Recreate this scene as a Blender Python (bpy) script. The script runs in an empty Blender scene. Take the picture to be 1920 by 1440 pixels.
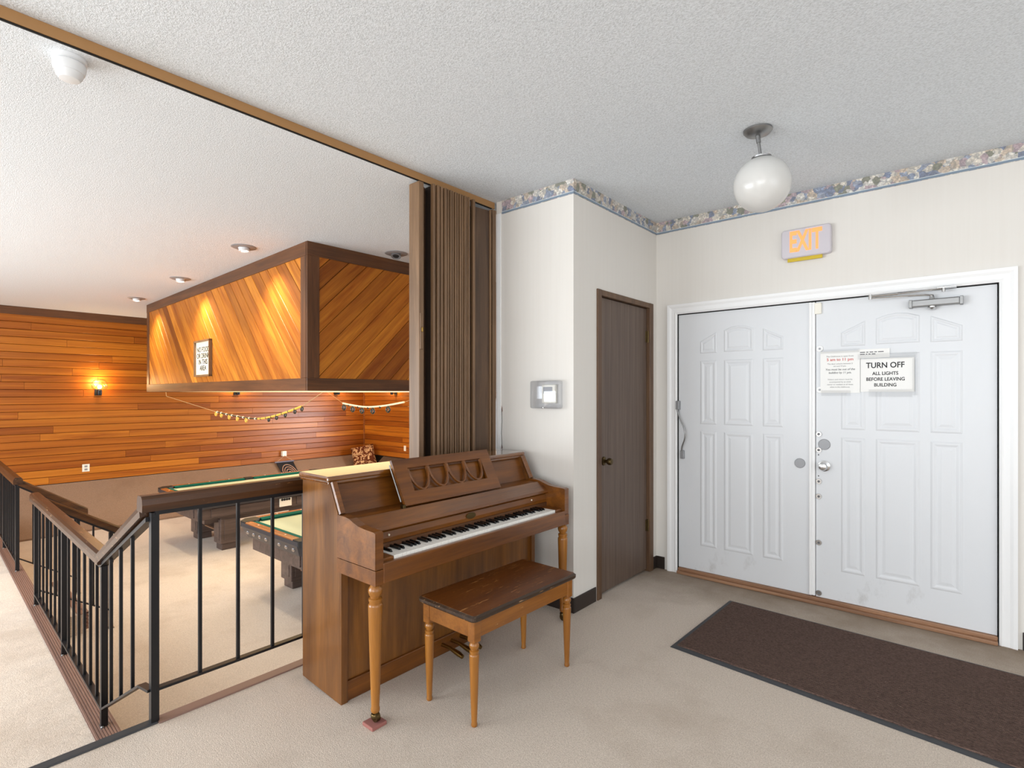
import bpy, bmesh, math, random
from mathutils import Vector, Matrix
random.seed(7)
sc = bpy.context.scene
COL = sc.collection
# ------------------------------------------------------------------ camera, world, exposure
CAMZ = 1.44
cam = bpy.data.cameras.new('camera'); camo = bpy.data.objects.new('camera', cam); COL.objects.link(camo)
cam.sensor_width = 36.0; cam.lens = 36.0*1004/1920; cam.shift_y = 18/1920; cam.clip_start = 0.05
_fx, _fy = -1004.0, 1174.0
camo.location = (0, 0, CAMZ)
camo.rotation_euler = (math.pi/2, 0, math.atan2(-_fx, _fy))
sc.camera = camo
sc.view_settings.view_transform = 'Standard'; sc.view_settings.look = 'None'
sc.view_settings.gamma = 1.0; sc.view_settings.use_curve_mapping = False
sc.view_settings.exposure = 0.08
sc.cycles.use_denoising = True
sc.cycles.max_bounces = 8; sc.cycles.diffuse_bounces = 5; sc.cycles.transparent_max_bounces = 12
sc.cycles.sample_clamp_indirect = 6.0
sc.cycles.caustics_reflective = False; sc.cycles.caustics_refractive = False
w = bpy.data.worlds.new('sky'); sc.world = w; w.use_nodes = True
bg = w.node_tree.nodes['Background']; bg.inputs[0].default_value = (0.86, 0.93, 1.0, 1); bg.inputs[1].default_value = 1.0

def daylight(name, loc, rot, sx, sy, power, color=(1, 0.985, 0.96)):
    l = bpy.data.lights.new(name, 'AREA'); l.shape = 'RECTANGLE'; l.size = sx; l.size_y = sy
    l.energy = power; l.color = color
    o = bpy.data.objects.new(name, l); COL.objects.link(o); o.location = loc; o.rotation_euler = rot
    return o
R90 = math.pi/2
# daylight standing in the window openings of the walls behind and beside the camera; the right one is added
daylight('daylight_terrace_window', (-6.4, -3.26, 1.0), (R90-0.45, 0, 0), 6.4, 2.3, 470, (0.90, 0.96, 1.0))
daylight('daylight_front_window', (0.5, -4.06, 1.45), (R90, 0, 0), 4.6, 2.1, 170, (0.95, 0.98, 1.0))
daylight('added_fill_right', (3.66, 0.2, 1.45), (R90, 0, R90), 4.4, 2.1, 55, (0.95, 0.98, 1.0))  # added fill in an invented right window, for even light
daylight('daylight_pool_window', (-7.7, 7.72, 0.70), (-R90, 0, 0), 3.2, 1.3, 240, (0.95, 0.97, 1.0))

# ------------------------------------------------------------------ materials
def lin(c):
    c /= 255.0
    return c/12.92 if c <= 0.04045 else ((c+0.055)/1.055)**2.4
def rgb(r, g, b): return (lin(r), lin(g), lin(b), 1.0)

class NT:
    def __init__(s, name):
        s.m = bpy.data.materials.new(name); s.m.use_nodes = True
        s.t = s.m.node_tree; s.b = s.t.nodes['Principled BSDF']; s.out = s.t.nodes['Material Output']
    def n(s, typ, **kw):
        x = s.t.nodes.new(typ)
        for k, v in kw.items(): setattr(x, k, v)
        return x
    def l(s, a, b): s.t.links.new(a, b)
    def coords(s, scale=(1, 1, 1), rand=False, which='Object'):
        tc = s.n('ShaderNodeTexCoord'); o = tc.outputs[which]
        if rand:
            oi = s.n('ShaderNodeObjectInfo'); mu = s.n('ShaderNodeMath', operation='MULTIPLY'); mu.inputs[1].default_value = 63.0
            s.l(oi.outputs['Random'], mu.inputs[0])
            ad = s.n('ShaderNodeVectorMath', operation='ADD'); s.l(o, ad.inputs[0]); s.l(mu.outputs[0], ad.inputs[1]); o = ad.outputs[0]
        mp = s.n('ShaderNodeMapping'); mp.inputs['Scale'].default_value = scale; s.l(o, mp.inputs[0])
        return mp.outputs[0]
    def noise(s, vec, scale, detail=4, rough=0.55, dist=0.0):
        x = s.n('ShaderNodeTexNoise'); x.inputs['Scale'].default_value = scale; x.inputs['Detail'].default_value = detail
        x.inputs['Roughness'].default_value = rough; x.inputs['Distortion'].default_value = dist
        s.l(vec, x.inputs['Vector']); return x.outputs['Fac']
    def ramp(s, fac, stops, interp='LINEAR'):
        x = s.n('ShaderNodeValToRGB'); cr = x.color_ramp; cr.interpolation = interp
        while len(cr.elements) > 1: cr.elements.remove(cr.elements[-1])
        cr.elements[0].position = stops[0][0]; cr.elements[0].color = stops[0][1]
        for p, c in stops[1:]:
            e = cr.elements.new(p); e.color = c
        s.l(fac, x.inputs[0]); return x.outputs[0]
    def mix(s, fac, a, b, blend='MIX'):
        x = s.n('ShaderNodeMix', data_type='RGBA', blend_type=blend)
        for sock, v in ((x.inputs[0], fac), (x.inputs[6], a), (x.inputs[7], b)):
            if hasattr(v, 'is_output') or isinstance(v, bpy.types.NodeSocket): s.l(v, sock)
            else: sock.default_value = v
        return x.outputs[2]
    def bump(s, h, strength, dist=0.01):
        x = s.n('ShaderNodeBump'); x.inputs['Strength'].default_value = strength; x.inputs['Distance'].default_value = dist
        s.l(h, x.inputs['Height']); s.l(x.outputs[0], s.b.inputs['Normal'])
    def set(s, color=None, rough=None, metal=None, spec=None):
        for k, v in (('Base Color', color), ('Roughness', rough), ('Metallic', metal), ('Specular IOR Level', spec)):
            if v is None: continue
            if isinstance(v, bpy.types.NodeSocket): s.l(v, s.b.inputs[k])
            else: s.b.inputs[k].default_value = v
        return s

M = {}
def plain(key, c, rough=0.5, metal=0.0, spec=0.5):
    t = NT(key); t.set(rgb(*c), rough, metal, spec); M[key] = t.m; return t
def emit(key, c, strength):
    t = NT(key); t.set(rgb(*c), 0.5); t.b.inputs['Emission Color'].default_value = rgb(*c); t.b.inputs['Emission Strength'].default_value = strength
    M[key] = t.m
def wood(key, dark, light, axis=0, rough=0.35, rand=False, vary=None, grain=9.0, bump=0.05, spec=0.5, wear=None, coat=0.0, along=1.1):
    t = NT(key); sc_ = [grain*2.0]*3; sc_[axis] = along
    v = t.coords(tuple(sc_), rand)
    n1 = t.noise(v, 1.0, 5, 0.62, 0.6)
    sc2 = [90.0]*3; sc2[axis] = 3.0
    n2 = t.noise(t.coords(tuple(sc2), rand), 1.0, 3, 0.6)
    col = t.ramp(n1, [(0.3, rgb(*dark)), (0.68, rgb(*light))])
    col = t.mix(0.35, col, t.ramp(n2, [(0.35, (0.55, 0.5, 0.45, 1)), (0.62, (1, 1, 1, 1))]), 'MULTIPLY')
    if vary:
        oi = t.n('ShaderNodeObjectInfo')
        tint = t.ramp(oi.outputs['Random'], vary)
        col = t.mix(1.0, col, tint, 'MULTIPLY')
    if wear:
        sx = [70.0]*3; sx[axis] = 9.0
        nw = t.noise(t.coords(tuple(sx), False), 1.0, 5, 0.75)
        f = t.ramp(nw, [(wear[0], (0, 0, 0, 1)), (wear[0]+0.03, (1, 1, 1, 1))])
        col = t.mix(f, col, rgb(*wear[1]))
    t.set(col, rough, 0.0, spec); t.bump(n2, bump, 0.004)
    if coat: t.b.inputs['Coat Weight'].default_value = coat; t.b.inputs['Coat Roughness'].default_value = 0.15
    M[key] = t.m

def carpet(key, c1, c2, c3, dirt=None):
    t = NT(key); v = t.coords()
    fine = t.noise(v, 210, 2, 0.7); big = t.noise(v, 1.6, 5, 0.65); mid = t.noise(v, 90, 2, 0.6)
    col = t.ramp(fine, [(0.32, rgb(*c1)), (0.68, rgb(*c2))])
    col = t.mix(0.2, col, t.ramp(mid, [(0.35, rgb(*c1)), (0.65, rgb(*c2))]))
    col = t.mix(t.ramp(big, [(0.5, (0, 0, 0, 1)), (0.78, (0.55, 0.55, 0.55, 1))]), col, rgb(*c3))
    if dirt:
        sp = t.n('ShaderNodeSeparateXYZ'); t.l(v, sp.inputs[0])
        ad = t.n('ShaderNodeMath', operation='MULTIPLY_ADD'); ad.inputs[1].default_value = 0.7; t.l(t.noise(v, 2.6, 5, 0.65), ad.inputs[0]); t.l(sp.outputs[1], ad.inputs[2])
        mr = t.n('ShaderNodeMapRange'); mr.inputs[1].default_value = 3.85; mr.inputs[2].default_value = 4.55; t.l(ad.outputs[0], mr.inputs[0])
        col = t.mix(mr.outputs[0], col, rgb(*dirt))
        spk = t.ramp(t.noise(v, 34, 3, 0.8), [(0.745, (0, 0, 0, 1)), (0.765, (0.6, 0.6, 0.6, 1))])
        col = t.mix(spk, col, rgb(112, 92, 74))
    t.set(col, 1.0, 0, 0.05); t.bump(fine, 0.5, 0.006)
    t.b.inputs['Sheen Weight'].default_value = 0.15
    M[key] = t.m
carpet('carpet', (174, 159, 144), (226, 212, 198), (160, 141, 122))
carpet('carpet_hall', (174, 159, 144), (226, 212, 198), (160, 141, 122), (128, 108, 86))
carpet('carpet_base_dim', (116, 92, 73), (160, 132, 110), (122, 95, 73))  # darker carpet copy; the dim light on the base is put into its colour

def paint(key, c, c2, rough=0.75):
    t = NT(key); v = t.coords()
    n = t.noise(t.coords((40, 40, 1.2)), 1.0, 3, 0.6); big = t.noise(v, 1.1, 3)
    col = t.mix(t.ramp(n, [(0.3, (0, 0, 0, 1)), (0.7, (0.22, 0.22, 0.22, 1))]), rgb(*c), rgb(*c2))
    t.set(col, rough, 0, 0.25); t.bump(n, 0.06, 0.002); M[key] = t.m
paint('wall_paint', (225, 221, 215), (215, 209, 201))
def popcorn():
    t = NT('ceiling_popcorn'); v = t.coords()
    n = t.noise(v, 105, 3, 0.6); n2 = t.noise(v, 210, 2, 0.6)
    a = t.n('ShaderNodeMath', operation='ADD'); t.l(n, a.inputs[0]); t.l(n2, a.inputs[1])
    col = t.ramp(n, [(0.3, rgb(208, 213, 217)), (0.6, rgb(231, 236, 241))])
    t.set(col, 0.85, 0, 0.3); t.bump(a.outputs[0], 0.40, 0.009); M['popcorn'] = t.m
popcorn()
VC = [(0.0, (0.58, 0.46, 0.40, 1)), (0.14, (0.95, 0.88, 0.70, 1)), (0.3, (0.74, 0.62, 0.50, 1)), (0.45, (1.0, 0.98, 0.80, 1)), (0.6, (0.84, 0.74, 0.58, 1)), (0.78, (1.12, 1.14, 0.95, 1)), (0.9, (0.66, 0.54, 0.45, 1)), (1.0, (1.0, 0.94, 0.72, 1))]
VS = [(p, (min(1.25, c[0]*k), min(1.25, c[1]*k), c[2]*k, 1)) for (p, c), k in zip(VC, (0.72, 1.0, 0.78, 1.05, 0.9, 1.08, 0.70, 1.0))]
wood('cedar', (146, 76, 17), (194, 120, 40), 0, 0.34, True, VC, grain=7.0, spec=0.4)
wood('cedar_soffit', (160, 86, 20), (212, 138, 50), 0, 0.46, True, VS, grain=7.0, spec=0.3)
wood('dark_trim', (70, 41, 20), (112, 70, 38), 0, 0.45)
wood('dark_trim_y', (70, 41, 20), (112, 70, 38), 1, 0.45)
wood('dark_trim_z', (70, 41, 20), (112, 70, 38), 2, 0.45)
wood('piano_wood', (82, 42, 8), (132, 78, 23), 1, 0.33, wear=None, coat=0.15, grain=6)
wood('piano_wood_z', (86, 48, 13), (136, 86, 33), 2, 0.30, coat=0.3, grain=6)
wood('piano_worn', (84, 44, 9), (136, 81, 25), 1, 0.33, wear=(0.69, (180, 130, 76)), coat=0.4, grain=6)
wood('lid_wood', (88, 46, 9), (140, 84, 26), 1, 0.14, coat=1.0, grain=6, spec=0.8)
wood('leg_wood', (128, 76, 22), (172, 114, 44), 2, 0.30, wear=(0.71, (222, 180, 120)), coat=0.2, grain=6)
wood('bench_wood', (112, 64, 18), (156, 98, 36), 1, 0.34, wear=(0.68, (222, 184, 128)), coat=0.15, grain=6)
wood('bench_top', (78, 38, 10), (112, 62, 20), 1, 0.34, wear=(0.605, (166, 116, 66)), coat=0.2, grain=6)
wood('bench_edge', (40, 28, 20), (70, 50, 34), 1, 0.4, wear=(0.62, (160, 124, 88)))
wood('rail_wood', (42, 24, 11), (78, 47, 22), 0, 0.3, wear=(0.62, (156, 120, 88)))
wood('rail_wood_y', (48, 28, 12), (84, 50, 23), 1, 0.3, wear=(0.67, (170, 122, 80)))
wood('folding_vinyl', (106, 80, 56), (138, 107, 78), 2, 0.4, grain=8)
wood('folding_panel', (62, 44, 32), (104, 78, 56), 2, 0.38, grain=5, bump=0.02)
wood('door_brown', (82, 66, 56), (112, 94, 82), 2, 0.45, grain=30, bump=0.03, along=0.8)
wood('door_frame_brown', (84, 60, 42), (112, 84, 60), 2, 0.45)
wood('table_wood', (66, 54, 50), (98, 82, 76), 1, 0.42)
wood('rail_top_wood', (120, 66, 32), (176, 110, 62), 0, 0.25, coat=0.3)
wood('rail_top_wood_y', (120, 66, 32), (176, 110, 62), 1, 0.25, coat=0.3)
wood('threshold_wood', (130, 92, 66), (176, 134, 102), 0, 0.5)
plain('black_metal', (26, 26, 29), 0.38, 0.3)
plain('black_gap', (8, 7, 7), 0.8)
plain('rubber_edge', (52, 53, 56), 0.55)
plain('nosing', (130, 100, 88), 0.5)
plain('track_brown_lit', (164, 122, 76), 0.4)  # lighter brown; light reflected off the track is put into the colour
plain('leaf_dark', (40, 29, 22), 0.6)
plain('vinyl_base', (44, 35, 31), 0.4)
plain('white_trim', (240, 240, 240), 0.4)
plain('white_plastic', (238, 234, 222), 0.4)
plain('chrome', (205, 205, 205), 0.22, 1.0)
plain('brushed', (150, 150, 150), 0.4, 1.0)
plain('grey_plate', (150, 151, 154), 0.45, 0.3)
plain('brass', (150, 120, 66), 0.28, 1.0)
plain('old_brass', (96, 80, 52), 0.4, 1.0)
plain('ivory_key', (244, 242, 236), 0.25)
plain('ebony_key', (12, 12, 13), 0.22)
plain('green_cloth', (20, 92, 84), 0.9, 0, 0.1)
plain('felt_bed', (190, 200, 180), 0.95, 0, 0.05)
plain('pocket_black', (18, 14, 12), 0.6)
plain('table_leather', (62, 62, 68), 0.4, 0.35)
plain('stud', (200, 202, 208), 0.2, 1.0)
plain('ink', (28, 28, 30), 0.7)
plain('ink_red', (205, 92, 84), 0.7)
plain('ink_grey', (110, 110, 112), 0.7)
plain('paper', (240, 239, 236), 0.6)
plain('cream_paper', (236, 226, 204), 0.7)
plain('banner_black', (20, 20, 26), 0.8)
plain('banner_ring', (178, 140, 118), 0.8)
plain('banner_bar', (110, 108, 124), 0.5)
plain('bead_yellow', (226, 176, 70), 0.35)
plain('bead_dark', (34, 30, 28), 0.3)
plain('wire', (180, 150, 110), 0.5)
plain('felt_pad', (150, 96, 88), 0.9)
plain('stain', (110, 58, 30), 0.8)
plain('tag_yellow', (206, 178, 40), 0.5)
plain('sign_body', (206, 200, 206), 0.4)
plain('smoke_white', (226, 227, 228), 0.45)
emit('exit_glow', (255, 150, 84), 0.75)
emit('diffuser', (255, 224, 166), 1.2)
emit('bulb_warm', (255, 214, 150), 14.0)
emit('bulb_can', (255, 246, 232), 9.0)
def globe():
    t = NT('opal_glass'); t.set(rgb(212, 211, 208), 0.22, 0, 0.5)
    t.b.inputs['Subsurface Weight'].default_value = 0.25; t.b.inputs['Subsurface Radius'].default_value = (0.05, 0.05, 0.05); M['opal'] = t.m
globe()
def clear(key, gloss, col=(1, 1, 1, 1), rough=0.05):
    t = NT(key); tr = t.n('ShaderNodeBsdfTransparent'); gl = t.n('ShaderNodeBsdfGlossy'); mx = t.n('ShaderNodeMixShader')
    tr.inputs[0].default_value = col; gl.inputs['Roughness'].default_value = rough
    lw = t.n('ShaderNodeLayerWeight'); lw.inputs[0].default_value = gloss
    t.l(lw.outputs['Facing'], mx.inputs[0]); t.l(tr.outputs[0], mx.inputs[1]); t.l(gl.outputs[0], mx.inputs[2]); t.l(mx.outputs[0], t.out.inputs[0]); M[key] = t.m
clear('clear_plastic', 0.30, (0.93, 0.94, 0.96, 1)); clear('lamp_glass', 0.25, (1, 0.95, 0.86, 1)); clear('tape', 0.16, (0.97, 0.97, 0.97, 1), 0.15)
def door_white():
    t = NT('door_white'); v = t.coords()
    sm = t.noise(t.coords((6, 6, 3)), 1.0, 6, 0.75); geo = t.n('ShaderNodeSeparateXYZ'); tc = t.n('ShaderNodeTexCoord'); t.l(tc.outputs['Object'], geo.inputs[0])
    low = t.ramp(geo.outputs[2], [(0.0, (1, 1, 1, 1)), (0.55, (0, 0, 0, 1))])
    f = t.mix(1.0, t.ramp(sm, [(0.57, (0, 0, 0, 1)), (0.70, (0.4, 0.4, 0.4, 1))]), low, 'MULTIPLY')
    t.set(t.mix(f, rgb(222, 224, 227), rgb(160, 156, 150)), 0.42, 0, 0.45); M['door_white'] = t.m
door_white()
def matrug():
    t = NT('ribbed_mat'); v = t.coords()
    wv = t.n('ShaderNodeTexWave', wave_type='BANDS', bands_direction='Y'); wv.inputs['Scale'].default_value = 26; wv.inputs['Distortion'].default_value = 0.6; wv.inputs['Detail'].default_value = 2; wv.inputs['Detail Scale'].default_value = 20
    t.l(v, wv.inputs[0]); n = t.noise(v, 95, 4, 0.85); spk = t.noise(v, 95, 2, 0.7)
    col = t.ramp(n, [(0.3, rgb(38, 27, 24)), (0.7, rgb(132, 108, 98))])
    col = t.mix(0.4, col, t.ramp(wv.outputs['Fac'], [(0.2, rgb(48, 36, 32)), (0.8, rgb(100, 80, 72))]))
    col = t.mix(t.ramp(spk, [(0.77, (0, 0, 0, 1)), (0.80, (1, 1, 1, 1))]), col, rgb(190, 176, 160))
    t.set(col, 0.95, 0, 0.1); t.bump(wv.outputs['Fac'], 0.5, 0.006); M['mat'] = t.m
matrug()
def floral():
    t = NT('floral_border'); v = t.coords((1, 1, 1.0))
    def vor(scale, shift):
        mp = t.n('ShaderNodeMapping'); mp.inputs['Location'].default_value = (shift, shift*.7, shift*.3); t.l(v, mp.inputs[0])
        nz = t.n('ShaderNodeTexNoise'); nz.inputs['Scale'].default_value = 40; t.l(mp.outputs[0], nz.inputs['Vector'])
        mx = t.n('ShaderNodeMix', data_type='VECTOR'); mx.inputs[0].default_value = 0.03; t.l(mp.outputs[0], mx.inputs[4]); t.l(nz.outputs['Color'], mx.inputs[5])
        x = t.n('ShaderNodeTexVoronoi'); x.inputs['Scale'].default_value = scale; t.l(mx.outputs[1], x.inputs['Vector']); return x
    a = vor(26, 0.0); b = vor(75, 3.1)
    sep = t.n('ShaderNodeSeparateColor'); t.l(a.outputs['Color'], sep.inputs[0])
    base = t.ramp(sep.outputs[0], [(0.0, rgb(96, 116, 152)), (0.14, rgb(222, 214, 200)), (0.34, rgb(132, 150, 180)), (0.48, rgb(208, 188, 166)), (0.62, rgb(122, 126, 104)), (0.72, rgb(190, 164, 172)), (0.84, rgb(226, 222, 214)), (0.95, rgb(150, 162, 186))], 'CONSTANT')
    sepb = t.n('ShaderNodeSeparateColor'); t.l(b.outputs['Color'], sepb.inputs[0])
    pet = t.ramp(sepb.outputs[1], [(0.0, (0.45, 0.5, 0.55, 1)), (0.3, (1, 1, 1, 1)), (0.6, (0.75, 0.72, 0.7, 1)), (0.8, (1.3, 1.3, 1.3, 1))], 'CONSTANT')
    edge = t.ramp(b.outputs['Distance'], [(0.0, (1.15, 1.15, 1.12, 1)), (0.55, (0.72, 0.72, 0.74, 1))])
    c = t.mix(0.22, t.mix(1.0, t.mix(0.7, base, pet, 'MULTIPLY'), edge, 'MULTIPLY'), rgb(222, 218, 212))
    t.set(c, 0.7, 0, 0.2); M['floral'] = t.m
floral()
plain('border_blue', (126, 142, 158), 0.7); plain('border_line', (214, 222, 226), 0.7)
def cushion_mat():
    t = NT('patterned_fabric'); v = t.coords()
    n = t.noise(v, 9, 4, 0.6, 1.5)
    t.set(t.ramp(n, [(0.4, rgb(92, 48, 30)), (0.5, rgb(206, 166, 120)), (0.58, rgb(120, 66, 42)), (0.66, rgb(222, 186, 144))], 'CONSTANT'), 0.95, 0, 0.05); M['cushion'] = t.m
cushion_mat()

# ------------------------------------------------------------------ mesh helpers
ORG = {}
class MB:
    def __init__(s): s.v = []; s.f = []
    def add(s, vs, fs):
        k = len(s.v); s.v += [tuple(p) for p in vs]; s.f += [tuple(i+k for i in f) for f in fs]; return s
    def box(s, x0, x1, y0, y1, z0, z1, c=0.0):
        if x0 > x1: x0, x1 = x1, x0
        if y0 > y1: y0, y1 = y1, y0
        if z0 > z1: z0, z1 = z1, z0
        if c <= 0:
            return s.add([(x0, y0, z0), (x1, y0, z0), (x1, y1, z0), (x0, y1, z0), (x0, y0, z1), (x1, y0, z1), (x1, y1, z1), (x0, y1, z1)],
                         [(3, 2, 1, 0), (4, 5, 6, 7), (0, 1, 5, 4), (1, 2, 6, 5), (2, 3, 7, 6), (3, 0, 4, 7)])
        bm = bmesh.new(); bmesh.ops.create_cube(bm, size=1.0)
        for p in bm.verts: p.co = Vector(((x0+x1)/2+p.co.x*(x1-x0), (y0+y1)/2+p.co.y*(y1-y0), (z0+z1)/2+p.co.z*(z1-z0)))
        c = min(c, (x1-x0)*.45, (y1-y0)*.45, (z1-z0)*.45)
        bmesh.ops.bevel(bm, geom=bm.edges[:], offset=c, segments=2, affect='EDGES', profile=0.5)
        return s._bm(bm)
    def _bm(s, bm):
        bm.verts.index_update(); vs = [tuple(p.co) for p in bm.verts]; fs = [tuple(q.index for q in f.verts) for f in bm.faces]; bm.free(); return s.add(vs, fs)
    def prism(s, poly, axis, a, b):            # poly in the two other axes (order x,y,z without axis)
        n = len(poly)
        def P(p, t):
            q = list(p); q.insert(axis, t); return tuple(q)
        vs = [P(p, a) for p in poly]+[P(p, b) for p in poly]
        fs = [tuple(range(n)), tuple(range(2*n-1, n-1, -1))]+[(i, i+n, (i+1) % n+n, (i+1) % n) for i in range(n)]
        return s.add(vs, fs)
    def lathe(s, prof, c, axis=2, seg=20):      # prof = [(r, h)], centre c, along +axis
        vs = []; fs = []
        for r, h in prof:
            for i in range(seg):
                a = 2*math.pi*i/seg; u, w_ = r*math.cos(a), r*math.sin(a)
                p = [0, 0, 0]; p[axis] = h; p[(axis+1) % 3] = u; p[(axis+2) % 3] = w_
                vs.append((c[0]+p[0], c[1]+p[1], c[2]+p[2]))
        for j in range(len(prof)-1):
            for i in range(seg):
                a0 = j*seg+i; a1 = j*seg+(i+1) % seg
                fs.append((a0, a1, a1+seg, a0+seg))
        fs.append(tuple(range(seg-1, -1, -1))); fs.append(tuple(range((len(prof)-1)*seg, len(prof)*seg)))
        return s.add(vs, fs)
    def beam(s, p0, p1, prof, up=None):         # prof = [(side, up)]
        p0 = Vector(p0); p1 = Vector(p1); d = (p1-p0).normalized()
        u = Vector(up) if up else (Vector((0, 0, 1)) if abs(d.z) < 0.98 else Vector((0, 1, 0)))
        sd = d.cross(u).normalized(); n = len(prof)
        if up is None and abs(d.z) >= 0.98: u = sd.cross(d)
        vs = [p0+sd*a+u*b for a, b in prof]+[p1+sd*a+u*b for a, b in prof]
        fs = [tuple(range(n-1, -1, -1)), tuple(range(n, 2*n))]+[(i, (i+1) % n, (i+1) % n+n, i+n) for i in range(n)]
        return s.add(vs, fs)
    def tube(s, pts, r, seg=8, closed=False):
        pts = [Vector(p) for p in pts]; n = len(pts); vs = []; fs = []
        for i, p in enumerate(pts):
            a = pts[(i-1) % n] if closed else pts[max(i-1, 0)]; b = pts[(i+1) % n] if closed else pts[min(i+1, n-1)]
            d = (b-a).normalized(); ref = Vector((0, 0, 1)) if abs(d.z) < 0.9 else Vector((1, 0, 0))
            e1 = d.cross(ref).normalized(); e2 = d.cross(e1).normalized()
            rr = r[i] if isinstance(r, (list, tuple)) else r
            vs += [p+(e1*math.cos(2*math.pi*k/seg)+e2*math.sin(2*math.pi*k/seg))*rr for k in range(seg)]
        for i in range(n if closed else n-1):
            j = (i+1) % n
            for k in range(seg): fs.append((i*seg+k, i*seg+(k+1) % seg, j*seg+(k+1) % seg, j*seg+k))
        if not closed: fs += [tuple(range(seg-1, -1, -1)), tuple(range((n-1)*seg, n*seg))]
        return s.add(vs, fs)
    def sphere(s, c, r, seg=20, rings=12, sq=(1, 1, 1)):
        prof = [(max(1e-4, r*math.sin(math.pi*j/rings)), -r*math.cos(math.pi*j/rings)) for j in range(rings+1)]
        k = len(s.v); s.lathe(prof, (0, 0, 0), 2, seg)
        s.v[k:] = [(c[0]+x*sq[0], c[1]+y*sq[1], c[2]+z*sq[2]) for x, y, z in s.v[k:]]
        return s
    def mesh(s, name, org=(0, 0, 0), smooth=False):
        me = bpy.data.meshes.new(name)
        me.from_pydata([(x-org[0], y-org[1], z-org[2]) for x, y, z in s.v], [], s.f)
        bm = bmesh.new(); bm.from_mesh(me); bmesh.ops.recalc_face_normals(bm, faces=bm.faces); bm.to_mesh(me); bm.free()
        if smooth:
            for p in me.polygons: p.use_smooth = True
            try: me.set_sharp_from_angle(angle=math.radians(38))
            except Exception: pass
        return me
    def build(s, name, mat, parent=None, loc=None, smooth=False):
        org = ORG[parent] if parent is not None else (loc or (0, 0, 0))
        me = s.mesh(name, org, smooth); me.materials.append(M[mat])
        o = bpy.data.objects.new(name, me); COL.objects.link(o)
        if parent is not None: o.parent = parent; ORG[o] = org
        else: o.location = org; ORG[o] = org
        return o
def tag(o, label, cat, group=None):
    o['label'] = label; o['category'] = cat
    if group: o['group'] = group
    return o
def thing(name, label, cat, loc, rotz=0.0, group=None, local=False):
    o = bpy.data.objects.new(name, None); COL.objects.link(o); o.location = loc; o.rotation_euler = (0, 0, rotz)
    o.empty_display_size = 0.1; ORG[o] = (0, 0, 0) if local else tuple(loc)
    return tag(o, label, cat, group)
def struct(o): o['kind'] = 'structure'; return o
def link_mesh(name, me, parent, mtx=None):
    o = bpy.data.objects.new(name, me); COL.objects.link(o); o.parent = parent
    if mtx is not None: o.matrix_basis = mtx
    ORG[o] = ORG[parent]; return o
def copy_tree(o, parent=None):
    c = o.copy(); COL.objects.link(c); c.parent = parent
    for ch in list(o.children): copy_tree(ch, c)
    return c
def text(body, size, mat, parent, loc, rot=(R90, 0, 0), bold=0.0, xs=1.0, name='lettering', extrude=0.0006, shear=0.0, spacing=1.0):
    cu = bpy.data.curves.new('t', 'FONT'); cu.body = body; cu.size = size; cu.align_x = 'CENTER'; cu.align_y = 'CENTER'
    cu.extrude = extrude; cu.offset = bold; cu.shear = shear; cu.space_line = spacing; cu.resolution_u = 3
    ob = bpy.data.objects.new('t', cu); COL.objects.link(ob)
    bpy.context.view_layer.update()
    me = bpy.data.meshes.new_from_object(ob.evaluated_get(bpy.context.evaluated_depsgraph_get()))
    bpy.data.objects.remove(ob); bpy.data.curves.remove(cu)
    me.name = name; me.materials.clear(); me.materials.append(M[mat])
    o = bpy.data.objects.new(name, me); COL.objects.link(o); o.parent = parent
    og = ORG[parent]; o.location = (loc[0]-og[0], loc[1]-og[1], loc[2]-og[2]); o.rotation_euler = rot; o.scale = (xs, 1, 1)
    ORG[o] = og; return o
def inset(poly, d):                             # convex polygon, counter-clockwise
    n = len(poly); out = []
    for i in range(n):
        a, b, c = Vector(poly[i-1]), Vector(poly[i]), Vector(poly[(i+1) % n])
        e1 = (b-a).normalized(); e2 = (c-b).normalized()
        n1 = Vector((-e1.y, e1.x)); n2 = Vector((-e2.y, e2.x))
        k = 1+n1.dot(n2); out.append(tuple(b+(n1+n2)*(d/max(k, 0.2))))
    return out
def clip(poly, nx, ny, k):                      # keep nx*x+ny*y <= k
    out = []
    for i in range(len(poly)):
        a, b = poly[i], poly[(i+1) % len(poly)]; da = nx*a[0]+ny*a[1]-k; db = nx*b[0]+ny*b[1]-k
        if da <= 0: out.append(a)
        if (da < 0 < db) or (db < 0 < da):
            t = da/(da-db); out.append((a[0]+(b[0]-a[0])*t, a[1]+(b[1]-a[1])*t))
    return out

# ------------------------------------------------------------------ room shell
ZC, ZP = 2.85, 2.80            # ceilings: hall, games room
ZL, ZG = -0.36, -0.72          # terrace floor (two steps down), games room floor
XS = -2.72                     # edge of the upper floor
XW, YE = -11.31, 7.64          # panelled walls
YD, XC, YW = 4.15, -1.975, 2.93
def yx(x): return 0.745+(XS-x)*0.026           # line of the railing over the terrace edge
fl = struct(MB().box(XS, 3.6, -4.0, YD, -0.80, 0.0).box(XC-0.66, XC, YW, YD, -0.8, -0.0005).build('floor', 'carpet_hall'))
XX = [XS, -3.6, -4.8, -6.03, -7.33, XW]
pl = [(XS, -3.2)]+[(x, yx(x)+0.045) for x in XX]+[(XW, -3.2)]
ft = struct(MB().prism(pl, 2, -0.80, ZL).build('floor_terrace', 'carpet'))
gl = [(XS, yx(XS)+0.045)]+[(XS, YE), (XW, YE)]+[(x, yx(x)+0.045) for x in reversed(XX[1:])]
fg = struct(MB().prism(gl, 2, -0.86, ZG).build('floor_games', 'carpet'))
struct(MB().box(-2.684, 3.6, -4.0, YD+0.1, ZC, ZC+0.1).build('ceiling', 'popcorn'))
struct(MB().box(XW, -2.684, -3.95, YE, ZP, ZC+0.1).build('ceiling_games', 'popcorn'))
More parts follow.
